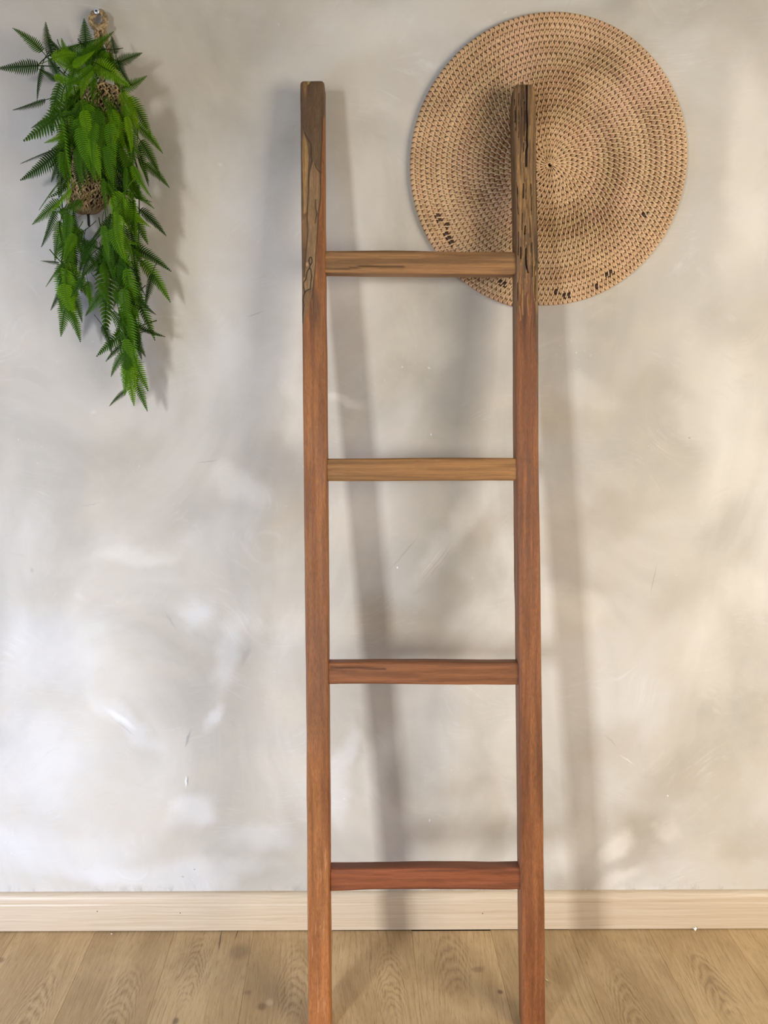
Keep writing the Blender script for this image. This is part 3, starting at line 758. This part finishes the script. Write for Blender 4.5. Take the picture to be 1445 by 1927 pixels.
# ------------------------------------------------------------------ rope hanger with crocheted pouch
def jute_material():
    t = NT('jute_cord'); c = t.coord()
    at = t.n('ShaderNodeAttribute', attribute_name='tone').outputs['Color']
    n_ = t.noise(c, 420, 3, .7)
    t.bump(n_, .5, .0012)
    return t.fin(t.scale_rgb(at, t.rng(n_, .3, .7, .62, 1.25, False)), .85, .15)
M_jute = jute_material()
SCR = on_y(187.5, 28)
HANG = empty('plant_hanger', (SCR.x, -.012, SCR.z), 'crocheted jute rope plant hanger looped over a screw at the upper left', 'plant hanger')
HR = Vector(HANG.location)
def jt(): return tuple(srgb(182, 158, 120) * (.55 + .6 * random.random()))
def strand_path(path, n, off, amp, turns, ph):
    P = [Vector(p) for p in path]; out = []
    ls = [0]
    for a, b in zip(P[:-1], P[1:]): ls.append(ls[-1] + (b - a).length)
    for i in range(n + 1):
        s = ls[-1] * i / n; k = max(j for j in range(len(ls)) if ls[j] <= s + 1e-9); k = min(k, len(P) - 2)
        f = (s - ls[k]) / max(1e-9, ls[k+1] - ls[k]); p = P[k].lerp(P[k+1], f); t_ = (P[k+1] - P[k]).normalized()
        sd = Vector((-t_.z, 0, t_.x)); a = 2*math.pi*turns*i/n + ph
        out.append(p + sd * amp * math.sin(a) + Vector((0, -1, 0)) * amp * (.6 + .6*math.sin(2*a)))
    return out
def braid(path, name, amp=.0034, rad=.0021, k=3, per=.020):
    g = Geo(); L = sum((Vector(b) - Vector(a)).length for a, b in zip(path[:-1], path[1:])); tr = L / per
    for j in range(k):
        g.tube(strand_path(path, max(12, int(L / .0022)), 0, amp, tr, 2*math.pi*j/k), rad, 6, jt())
    for j in range(int(L / .006)):               # loose fibres of the cord
        p = strand_path(path, 40, 0, amp, tr, 1.0)[random.randint(2, 38)]
        g.tube([p, p + Vector((random.uniform(-.006,.006), random.uniform(-.005,0), random.uniform(-.006,.006)))], .0004, 3, jt())
    V = np.array(g.V) - np.array(HR)
    return obj(name, mesh_from(name, V, g.F, M_jute, True, {'tone': np.array(g.C)}), HANG)
def W(px, py, Y): return on_y(px, py, Y)
loop = [W(186 + 12.5*math.sin(a), 37 - 14.5*math.cos(a), -.010) for a in np.linspace(0, 2*math.pi, 26)]
braid(loop, 'hanging_loop', .0028, .0024, 3, .026)
braid([W(172,30,-.012), W(168,36,-.012), W(172,46,-.013), W(180,52,-.013)], 'hanging_loop', .0022, .0022, 2, .02)
braid([W(174,50,-.016), W(184,54,-.018), W(194,52,-.018), W(200,46,-.016)], 'knot', .0024, .0024, 3, .016)
braid([W(181,54,-.014), W(183,66,-.015), W(184,80,-.02), W(172,120,-.05), W(158,178,-.075)], 'strap', .003, .0020)
braid([W(195,54,-.014), W(197,62,-.015), W(203,84,-.02), W(214,130,-.04), W(228,186,-.05)], 'strap', .003, .0020)
braid([W(189,54,-.010), W(190,100,-.012), W(192,180,-.012)], 'strap', .003, .0020)
# pouch
g = Geo(); gl = Geo(); rows = 27
def pouch(u, a):            # u 0 at the rim .. 1 at the bottom
    u = max(0.0, min(1.0, u))
    cxp = 192 + (163 - 192) * u; py = 170 + (403 - 170) * u
    c = W(cxp, py, -.045 + .008*u); q = W(cxp + 50, py, -.045)
    k = abs(q.x - c.x) / 50
    rd = 1 if u < .9 else max(.12, math.sqrt(max(0, 1 - ((u - .9)/.1)**2)))
    rx = (40 - 9*u**1.6) * k * rd; ry = (.040 - .008*u) * rd
    return Vector((c.x + rx*math.cos(a), c.y + ry*math.sin(a), c.z))
ring_n = 40
V = []; F = []
for i in range(rows + 1):
    for k in range(ring_n):
        p = pouch(i/rows, 2*math.pi*k/ring_n); cc = pouch(i/rows, 0); 
        V.append(p)
for i in range(rows):
    for k in range(ring_n):
        k2 = (k+1) % ring_n; F.append((i*ring_n+k, (i+1)*ring_n+k, (i+1)*ring_n+k2, i*ring_n+k2))
F.append(tuple(rows*ring_n + k for k in range(ring_n-1, -1, -1)))
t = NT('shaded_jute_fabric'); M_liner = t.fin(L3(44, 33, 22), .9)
V = np.array([tuple(v) for v in V]) - np.array(HR)
obj('pouch', mesh_from('pouch', V, F, M_liner, True), HANG)
for i in range(rows + 1):
    for k in range(30):
        a = 2*math.pi*(k + .5*(i % 2))/30 + random.uniform(-.09,.09)
        if math.sin(a) > .25: continue           # the side pressed to the wall shows nothing
        for sgn in (1, -1):
            u = i/rows + random.uniform(-.014,.014)
            p0 = pouch(u, a); p1 = pouch(min(.995, u + .030), a + .17*sgn); p2 = pouch(min(.995, u + .055), a + .10*sgn)
            out = Vector((math.cos(a), math.sin(a), 0)) * .0035
            mid = p0.lerp(p1, .5) + out
            g.tube([p0 + out*.1, p0.lerp(p1,.25) + out*.8, mid, p1 + out*.55, p2 + out*.1], [.0010,.0016,.0017,.0015,.0009], 5, jt())
for j in range(240):
    u = random.random(); a = random.uniform(math.pi*1.0, math.pi*2.0); p = pouch(u, a); o_ = Vector((math.cos(a), math.sin(a), 0))*.004
    g.tube([p + o_*.6, p + o_*1.6 + Vector((random.uniform(-.007,.007), 0, random.uniform(-.007,.007)))], .0004, 3, jt())
V = np.array(g.V) - np.array(HR)
tag(obj('crochet_stitch', mesh_from('crochet_stitch', V, g.F, M_jute, True, {'tone': np.array(g.C)}), HANG), kind='stuff')

# screw that carries the hanger
SC = empty('wall_screw', (SCR.x, 0, SCR.z), 'bright silver screw head in the wall inside the rope loop', 'screw')
t = NT('bright_zinc'); t.b.inputs['Metallic'].default_value = .6; M_zinc = t.fin(L3(222, 228, 236), .3)
t = NT('screw_recess'); M_rec = t.fin(L3(44, 48, 56), .6)
g = Geo(); n = 20
prof_ = [(.0018, .004), (.0018, -.012), (.0044, -.0135), (.0052, -.0150), (.0048, -.0162), (.0032, -.0170), (.0022, -.0166)]
V = [(r*math.cos(2*math.pi*k/n), y, r*math.sin(2*math.pi*k/n)) for r, y in prof_ for k in range(n)]
F = [(i*n+k, i*n+(k+1)%n, (i+1)*n+(k+1)%n, (i+1)*n+k) for i in range(len(prof_)-1) for k in range(n)] + [tuple((len(prof_)-1)*n + k for k in range(n))]
g.add(V, [tuple(reversed(f)) for f in F]); obj('screw_head', g.mesh('screw_head', M_zinc, True), SC)
g = Geo()
for a in (math.radians(35), math.radians(125)):
    c_, s_ = math.cos(a), math.sin(a); l_, w_ = .0021, .0006
    q = [(l_*c_ - w_*s_, l_*s_ + w_*c_), (-l_*c_ - w_*s_, -l_*s_ + w_*c_), (-l_*c_ + w_*s_, -l_*s_ - w_*c_), (l_*c_ + w_*s_, l_*s_ - w_*c_)]
    g.add([(x, -.0168, z) for x, z in q] + [(x, -.0174, z) for x, z in q], [(4,5,6,7),(0,1,5,4),(1,2,6,5),(2,3,7,6),(3,0,4,7)])
obj('cross_slot', g.mesh('cross_slot', M_rec), SC)

# ------------------------------------------------------------------ hanging fern
def leaf_material():
    t = NT('fern_leaf'); c = t.coord()
    oc = t.n('ShaderNodeObjectInfo').outputs['Color']
    at = t.n('ShaderNodeAttribute', attribute_name='tone').outputs['Color']
    col = t.mix(1.0, oc, at, 'MULTIPLY')
    col = t.scale_rgb(col, t.rng(t.noise(c, 40, 2, .5), .3, .7, .8, 1.2, False))
    t.b.inputs['Transmission Weight'].default_value = 0
    m = t.fin(col, .55, .12)
    tr = t.n('ShaderNodeBsdfTranslucent'); t.set(tr.inputs[0], col)
    mx = t.n('ShaderNodeMixShader'); mx.inputs[0].default_value = .22
    out = t.t.nodes['Material Output']
    t.l(t.b.outputs[0], mx.inputs[1]); t.l(tr.outputs[0], mx.inputs[2]); t.l(mx.outputs[0], out.inputs['Surface'])
    return m
M_leaf = leaf_material()
FERN = empty('hanging_fern', (W(180, 250, -.06).x, -.06, W(180, 250, -.06).z), 'trailing bright green fern spilling out of the jute hanger', 'plant')
FR = Vector(FERN.location)
def frond_mesh(kind, npair, curve, droop, half):
    """unit frond along +x (base at 0, tip at 1); y is the side, z the face normal"""
    V = []; F = []; C = []
    def axis(t_):
        return Vector((t_ * (1 - .10*abs(curve)), curve * (t_**2) * .32 - curve*.16*t_*0, -droop * t_**2))
    for k in range(5):                       # stalk
        t_ = -.42 + .42*k/4; q = Vector((t_, 0, -.55*t_*t_)); w_ = .011
        V += [q + Vector((0, -w_, 0)), q + Vector((0, 0, .012)), q + Vector((0, w_, 0)), q + Vector((0, 0, -.008))]; C += [(.5, .48, .4)] * 4
        if k:
            for j in range(4): F.append(((k-1)*4+j, (k-1)*4+(j+1)%4, k*4+(j+1)%4, k*4+j))
    N = 14; b0 = len(V)
    for i in range(N + 1):
        t_ = i / N; p = axis(t_); w_ = .010 * (1 - t_) + .003
        V += [p + Vector((0, -w_, .001)), p + Vector((0, 0, .008)), p + Vector((0, w_, .001))]; C += [(.62, .62, .5)] * 3
    for i in range(N):
        for k in range(2): F.append((b0+i*3+k, b0+i*3+k+1, b0+i*3+k+4, b0+i*3+k+3))
    for i in range(npair):
        t_ = .05 + .94 * i / (npair - 1); p = axis(t_); d = (axis(min(1, t_ + .02)) - axis(max(0, t_ - .02))).normalized()
        prof_l = half * (min(1, .55 + 3.0*t_) if t_ < .15 else 1.0) * (1 - max(0, (t_ - .30) / .70) ** 1.15 * .93)
        wd = .94 / npair * .27
        for sg in (1, -1):
            sdv = Vector((-d.y, d.x, 0)).normalized() * sg
            ang = .16 + .42*t_
            L = prof_l * random.uniform(.9, 1.08)
            dir_ = (sdv * math.cos(ang) + d * math.sin(ang)); fw = (d * math.cos(ang) - sdv * math.sin(ang))
            up = Vector((0, 0, 1)); b = len(V)
            q0 = p; q1 = p + dir_ * L * .55 - up * L * .05; q2 = p + dir_ * L + fw * L * .12 - up * L * .22
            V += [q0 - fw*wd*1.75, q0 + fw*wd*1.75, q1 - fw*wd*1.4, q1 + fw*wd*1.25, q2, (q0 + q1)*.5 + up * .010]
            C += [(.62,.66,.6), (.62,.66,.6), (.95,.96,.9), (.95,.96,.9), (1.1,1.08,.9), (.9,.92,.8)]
            f_ = [(b, b+2, b+5), (b+2, b+3, b+5), (b+3, b+1, b+5), (b, b+5, b+1), (b+2, b+4, b+3)]
            F += f_ if sg > 0 else [tuple(reversed(q)) for q in f_]
    return mesh_from('frond', [tuple(v) for v in V], F, M_leaf, False, {'tone': np.array(C)})
FM = {}
for cv in (-1, -.5, 0, .5, 1):
    for dr in (.06, .28):
        FM[(cv, dr)] = frond_mesh('f', 21, cv, dr, .205)
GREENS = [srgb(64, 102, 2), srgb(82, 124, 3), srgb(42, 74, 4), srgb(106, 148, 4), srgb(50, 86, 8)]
fr_count = 0
def frond(px0, py0, px1, py1, y0, y1, curve=0, droop=.06, g_=0, roll=0.0, wide=1.0):
    """frond with its base on the plane y0 and its tip on y1"""
    global fr_count
    a = W(px0, py0, y0); b = W(px1, py1, y1); x = b - a; L = x.length; x.normalize()
    view = Vector((0, -1, 0)); zc = (view - x * view.dot(x)).normalized(); yc = zc.cross(x)
    R_ = Matrix.Rotation(roll, 3, x)
    zc = R_ @ zc; yc = R_ @ yc
    o = obj('frond', FM[(curve, droop)], FERN)
    wy = L * wide
    p = a - FR
    # mesh droops towards -z, so the curve of the tip is taken out again by tilting the frond up a little
    o.matrix_local = Matrix(((x.x*L, yc.x*wy, zc.x*L, p.x), (x.y*L, yc.y*wy, zc.y*L, p.y), (x.z*L, yc.z*wy, zc.z*L, p.z), (0, 0, 0, 1)))
    c = GREENS[g_] * random.uniform(.76, 1.10)
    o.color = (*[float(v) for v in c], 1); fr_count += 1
# seen fronds: base px, tip px, base depth, tip depth, bend, droop, green, roll, width
FL = [(75,92,28,40,-.06,-.05,.5,.06,0,.2,.8),(98,102,75,32,-.06,-.05,-.5,.06,2,.9,.9),(122,112,93,60,-.06,-.06,.5,.06,2,.8,.9),(163,98,157,33,-.05,-.04,0,.06,4,.1,1.25),
(66,124,-8,126,-.06,-.06,0,.06,2,.2,1.0),(226,116,267,100,-.05,-.05,0,.06,2,.5,1.1),(216,98,210,66,-.05,-.04,0,.06,2,.4,1.3),(228,166,280,160,-.06,-.06,.5,.28,0,.6,1.1),
(78,128,60,190,-.06,-.06,.5,.06,2,.7,.9),(104,150,75,122,-.06,-.06,.5,.06,2,.5,1.0),(80,190,18,211,-.06,-.06,-.5,.06,2,.7,.9),(92,224,57,239,-.06,-.06,0,.06,2,.5,1.2),
(136,122,104,74,-.10,-.11,-.5,.06,1,.3,1.2),(140,120,180,102,-.11,-.12,.5,.06,3,-.3,1.1),(182,124,241,145,-.10,-.11,-.5,.28,3,.3,1.3),(166,130,148,172,-.11,-.13,0,.28,3,0,1.2),
(140,130,128,176,-.10,-.12,-.5,.28,1,.2,1.1),(176,150,172,190,-.09,-.10,0,.06,1,.2,1.1),(200,110,228,135,-.07,-.07,0,.06,0,.3,1.2),(175,95,212,112,-.06,-.07,0,.28,2,.2,1.3),
(130,196,50,286,-.09,-.07,-.5,.06,0,.1,.95),(98,283,36,304,-.06,-.06,0,.06,2,1.0,.8),(105,290,41,354,-.06,-.05,-.5,.06,2,.2,.95),(125,215,130,292,-.10,-.10,0,.06,1,.2,1.1),
(116,235,128,360,-.10,-.09,.5,.06,1,1.1,.8),(246,190,300,252,-.08,-.06,-1,.28,1,.4,1.0),(232,180,268,240,-.09,-.08,-.5,.28,3,.2,1.2),(262,238,313,282,-.06,-.05,-.5,.06,1,.3,.9),
(268,270,309,327,-.06,-.05,-.5,.06,0,.4,.95),(278,312,325,347,-.05,-.04,-.5,.06,0,.2,.9),(216,226,238,284,-.11,-.11,-.5,.28,3,.1,1.3),(168,196,186,240,-.10,-.10,0,.28,0,0,1.3),
(196,190,228,236,-.10,-.10,0,.28,0,.6,1.0),(198,266,168,304,-.11,-.11,.5,.28,1,.1,1.3),(218,280,258,352,-.10,-.10,-.5,.28,1,.2,1.2),(186,292,200,350,-.08,-.08,0,.06,2,.2,1.0),
(262,280,276,350,-.08,-.07,0,.06,0,.7,1.0),(112,300,94,342,-.07,-.06,0,.06,2,.3,1.1),(110,344,68,392,-.06,-.05,1,.06,0,1.1,.8),(108,382,58,421,-.06,-.05,0,.06,0,.2,1.0),
(100,408,80,472,-.05,-.04,-.5,.06,2,.5,.9),(228,370,190,432,-.11,-.09,.5,.28,3,.1,1.25),(226,380,268,446,-.11,-.09,-.5,.28,1,.1,1.2),(236,386,291,457,-.09,-.06,-.5,.06,0,.3,1.0),
(268,398,319,439,-.06,-.05,-.5,.06,2,.4,.9),(206,412,165,456,-.07,-.05,0,.06,2,.5,.9),(118,398,157,440,-.07,-.06,-.5,.28,0,.3,1.2),(112,428,100,492,-.06,-.05,0,.06,0,.3,1.1),
(138,438,176,497,-.06,-.05,-.5,.06,1,.1,1.1),(128,440,156,514,-.05,-.04,-.5,.06,2,.1,1.0),(148,450,193,474,-.05,-.04,0,.06,2,.7,.8),(197,478,153,518,-.06,-.05,0,.06,1,.2,1.1),
(114,500,80,536,-.05,-.05,.5,.06,0,.9,.9),(106,494,76,489,-.05,-.05,0,.06,2,.8,.8),(130,508,186,562,-.06,-.05,-.5,.06,1,.1,1.0),(122,518,104,588,-.07,-.06,0,.28,1,.1,1.35),
(116,545,93,583,-.05,-.05,0,.06,2,.4,1.0),(124,568,112,633,-.06,-.05,0,.06,0,.1,1.1),(130,580,163,642,-.06,-.05,-.5,.06,0,.1,1.0),(136,550,164,606,-.06,-.05,-.5,.06,0,.2,1.0),
(188,556,159,594,-.05,-.04,0,.06,0,.1,1.0),(200,498,196,634,-.06,-.05,0,.06,0,0,.8),(206,490,226,530,-.06,-.06,-.5,.28,1,.2,1.3),(200,458,226,528,-.07,-.07,-.5,.06,0,.2,1.0),
(262,470,328,504,-.06,-.05,-.5,.06,2,.4,.8),(276,502,331,564,-.05,-.04,-.5,.06,1,.2,.85),(284,524,269,578,-.05,-.05,0,.06,2,.6,1.0),(250,470,260,545,-.06,-.06,0,.06,1,.8,1.0),
(240,520,256,606,-.08,-.08,-.5,.28,1,.4,.9),(256,558,301,641,-.06,-.05,-.5,.06,0,.4,.8),(252,612,309,645,-.05,-.04,.5,.06,2,.7,.8),(242,575,203,632,-.05,-.05,.5,.06,2,.3,1.0),
(240,624,169,656,-.06,-.05,.5,.06,0,.2,.95),(240,640,190,671,-.05,-.05,.5,.06,2,.5,.9),(228,670,199,704,-.05,-.05,.5,.06,0,.2,1.0),(240,605,246,704,-.07,-.07,.5,.06,1,.6,.8),
(246,672,291,732,-.06,-.05,-.5,.06,1,.1,1.0),(240,690,233,744,-.06,-.06,0,.06,1,.1,1.2),(242,694,250,763,-.06,-.06,0,.06,3,.1,1.1),(254,712,275,774,-.05,-.05,0,.06,0,.2,.9),
(232,738,200,759,-.05,-.05,.5,.06,2,.6,.9),(254,636,272,672,-.05,-.05,0,.06,4,.4,1.2),(95,115,118,160,-.07,-.08,0,.06,2,.4,1.1),(110,165,80,250,-.08,-.07,.5,.06,0,.4,1.0),
(150,210,110,290,-.10,-.09,.5,.28,1,.2,1.1),(146,230,160,300,-.11,-.10,0,.28,1,.2,1.1),(240,210,268,262,-.10,-.08,-.5,.28,3,.2,1.2),(228,300,262,372,-.09,-.08,-.5,.28,1,.2,1.1)]
FL += [(150,108,186,142,-.09,-.10,.5,.28,1,.2,1.3),(196,100,178,150,-.08,-.10,-.5,.28,1,.2,1.2),(176,92,150,128,-.08,-.09,.5,.28,0,.3,1.3),(205,104,196,146,-.07,-.09,.5,.28,0,.4,1.2),
(190,128,222,164,-.09,-.10,.5,.28,2,.3,1.1),(160,88,190,118,-.06,-.08,.5,.28,2,.2,1.3),(120,100,150,150,-.08,-.10,.5,.28,1,.3,1.1),(222,118,232,160,-.06,-.07,.5,.28,2,.3,1.0),
(150,196,178,262,-.10,-.12,.5,.28,1,.2,1.1),(178,206,160,272,-.11,-.12,-.5,.28,0,.2,1.1),(205,212,214,280,-.11,-.12,.5,.28,1,.2,1.2),(160,262,146,334,-.10,-.11,.5,.28,0,.3,1.2),(188,266,196,338,-.10,-.11,-.5,.28,2,.2,1.2)]
FL += [(152,272,140,344,-.115,-.11,.5,.28,0,.4,1.0),(168,278,160,344,-.118,-.11,.5,.28,1,.3,1.0),(184,286,180,340,-.118,-.115,-.5,.28,0,.4,1.0),(146,300,132,362,-.10,-.095,.5,.28,2,.3,1.0)]
FL += [(122,440,118,520,-.065,-.06,.5,.28,1,.1,1.1),(120,470,140,548,-.065,-.06,-.5,.28,0,.3,1.1),(128,530,142,602,-.07,-.06,-.5,.28,1,.1,1.1),(122,545,120,610,-.07,-.065,.5,.28,3,.1,1.2),(208,430,182,492,-.07,-.06,.5,.28,0,.3,1.1),
(214,470,208,548,-.075,-.07,.5,.28,0,.1,1.1),(226,450,246,522,-.075,-.07,-.5,.28,1,.2,1.1),(248,440,270,506,-.07,-.06,-.5,.28,0,.3,1.1),(236,500,214,566,-.07,-.065,.5,.28,2,.3,1.1),(232,556,222,632,-.08,-.075,.5,.28,1,.3,.9),(246,586,268,652,-.07,-.065,-.5,.28,0,.2,1.1),
(240,600,222,662,-.07,-.065,.5,.28,0,.2,1.1),(238,650,256,722,-.075,-.07,-.5,.28,1,.4,.9),(236,660,218,722,-.07,-.065,.5,.28,0,.2,1.1)]
FL += [(168,202,140,262,-.115,-.125,.5,.28,1,.2,1.1),(158,214,172,284,-.12,-.13,-.5,.28,3,.1,1.0),(184,214,188,284,-.12,-.13,.5,.28,0,-.2,1.0),(176,236,150,300,-.12,-.13,.5,.28,1,.4,1.1),
(150,246,158,318,-.12,-.125,0,.28,1,.2,1.1),(190,244,178,312,-.12,-.13,.5,.28,0,-.3,1.1),(206,238,206,308,-.12,-.13,0,.28,1,.2,1.1),(170,268,190,330,-.12,-.13,-.5,.28,3,.2,1.0),(146,282,134,346,-.11,-.115,.5,.28,0,.4,1.0),(198,282,214,350,-.12,-.125,-.5,.28,1,.3,1.1)]
for f_ in FL:
    ex = .20 if f_[1] > 400 else .12             # the base sits well inside the foliage
    frond(f_[0] - (f_[2]-f_[0])*ex, f_[1] - (f_[3]-f_[1])*ex, f_[2], f_[3], f_[4], f_[5], f_[6], f_[7], f_[8], f_[9], f_[10] * 1.1)
# fronds of the inner mass, along the trailing stems
STEMS = [[(150,180),(118,230),(112,310),(118,400),(126,500),(124,575)], [(200,190),(190,240),(176,300),(196,380),(204,460),(200,560)],
         [(215,180),(240,250),(262,330),(262,420),(258,500),(246,600),(242,700)], [(160,170),(120,140),(90,110)], [(190,170),(205,130),(222,112)],
         [(180,180),(150,220),(140,280),(120,340)], [(215,185),(225,240),(230,320),(236,400),(226,470)]]
t = NT('fern_stem'); M_stem = t.fin(L3(58, 84, 26), .5)
for st_ in STEMS:
    g = Geo(); n_ = len(st_)
    pts = [W(px, py, -.060 + .02*(i/(n_-1)) - (.018 if 0 < i < 3 else 0)) - FR for i, (px, py) in enumerate(st_)]
    sm = []
    for i in range(n_ - 1):
        for k in range(5): sm.append(pts[i].lerp(pts[i+1], k/5))
    sm.append(pts[-1])
    g.tube(sm, [.0016 - .0008*i/len(sm) for i in range(len(sm))], 6)
    obj('stem', g.mesh('stem', M_stem, True), FERN)
r2 = random.Random(5)
def pouch_window(px, py): return (184 < px < 230 and 150 < py < 204) or (138 < px < 188 and 354 < py < 470) or (152 < px < 168 and 182 < py < 200)
MASS = [(95,88,212),(140,88,222),(190,88,238),(240,84,266),(290,84,280),(340,92,280),(390,100,276),(440,108,266),(500,112,268),(545,114,266),(600,112,276),(640,214,270),(700,228,262)]
def mass(py):
    return np.interp(py, [m_[0] for m_ in MASS], [m_[1] for m_ in MASS]), np.interp(py, [m_[0] for m_ in MASS], [m_[2] for m_ in MASS])
py = 96.0
while py < 690:
    lo, hi = mass(py); px = lo + r2.uniform(4, 16)
    while px < hi - 4:
        qx0, qy0 = px + r2.uniform(-5, 5), py + r2.uniform(-7, 7)
        mid = (lo + hi) / 2; sd = (px - mid) / max(20, (hi - lo) / 2)
        ln = r2.uniform(58, 94) * (1 if py < 440 else .82); an = sd * .9 + r2.uniform(-.8, .8)
        if py < 150: an = r2.uniform(-2.3, 2.3)
        qx, qy = qx0 + ln*math.sin(an), qy0 + ln*math.cos(an)
        l2, h2 = mass(min(qy, 700))
        gapb = 440 < qy and 168 < qx < 186 and qy < 560 or (qy > 590 and 150 < qx < 212)
        if not (pouch_window((qx0+qx)/2, (qy0+qy)/2) or pouch_window(qx0*.25+qx*.75, qy0*.25+qy*.75) or pouch_window(qx, qy) or gapb or qx < l2 - 12 or qx > h2 + 12 or qy > 735):
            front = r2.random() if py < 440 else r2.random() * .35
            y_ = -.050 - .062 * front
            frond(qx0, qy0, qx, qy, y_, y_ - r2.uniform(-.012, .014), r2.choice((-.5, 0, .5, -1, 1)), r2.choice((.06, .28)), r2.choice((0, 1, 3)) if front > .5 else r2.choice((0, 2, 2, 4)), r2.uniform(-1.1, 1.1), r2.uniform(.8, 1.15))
        px += r2.uniform(18, 29)
    py += 15.5
# dark plastic stem end showing under the pouch
t = NT('dark_plastic'); M_dk = t.fin(L3(16, 20, 16), .45)
g = Geo(); g.tube([W(165,396,-.04)-FR, W(166.5,408,-.04)-FR, W(167,418,-.04)-FR, W(167.3,424,-.04)-FR, W(167.3,426,-.04)-FR], [.0026,.0024,.0026,.0023,.0012], 10)
tag(obj('stem_end', g.mesh('stem_end', M_dk, True), FERN), 'dark plastic stem end below the pouch')

# ------------------------------------------------------------------ small bits on the floor
t = NT('white_paper'); M_pap = t.fin(L3(246, 246, 244), .7)
p = on_z(1306, 1750); p.y = -.0185
g = Geo()
top = [(-.005,.0,.0085),(-.0015,-.001,.0072),(.0006,.0004,.0098),(.0042,-.001,.0078),(.0018,-.002,.0042),(.0004,-.0014,.0004),(-.0008,-.0012,.0032)]
g.add(top + [(x, y + .0004, z) for x, y, z in top], [(0,1,6),(1,3,4,6),(1,2,3),(6,4,5)] + [(7+6,7+1,7+0),(7+6,7+4,7+3,7+1),(7+3,7+2,7+1),(7+5,7+4,7+6)] + [(i,7+i,7+(i+1)%7,(i+1)%7) for i in range(7)])
o = obj('paper_scrap', g.mesh('paper_scrap', M_pap)); o.location = (p.x, p.y, 0.0)
tag(o, 'tiny white torn paper scrap against the skirting board at the right', 'paper scrap')
t = NT('pale_husk'); M_husk = t.fin(L3(228, 204, 150), .6)
p = on_z(1028, 1845)
HU = empty('seed_husk', (p.x, p.y, 0), 'pale dry grass seed with bristles lying beside the right foot of the ladder', 'seed')
g = Geo(); g.tube([(-.003,.003,.0008),(-.0015,.0018,.0014),(0,0,.0016),(.0016,-.0016,.0014),(.003,-.003,.0008)], [.0004,.0013,.0016,.0012,.0004], 7)
obj('kernel', g.mesh('kernel', M_husk, True), HU)
for dx, dy in ((.012,-.012),(.008,-.016),(.014,-.008)):
    g = Geo(); g.tube([(.002,-.002,.001),(dx*.6,dy*.55,.0016),(dx,dy,.0006)], [.0004,.0003,.0002], 4); obj('bristle', g.mesh('bristle', M_husk, True), HU)
p = on_z(210, 1758)
g = Geo(); g.tube([(-.0014,0,.0006),(0,.0003,.0009),(.0013,0,.0006)], [.0004,.0009,.0004], 6)
o = obj('plaster_crumb', g.mesh('plaster_crumb', M_pap)); o.location = (p.x, p.y, 0)
tag(o, 'tiny white plaster crumb on the floor by the skirting at the left', 'crumb')
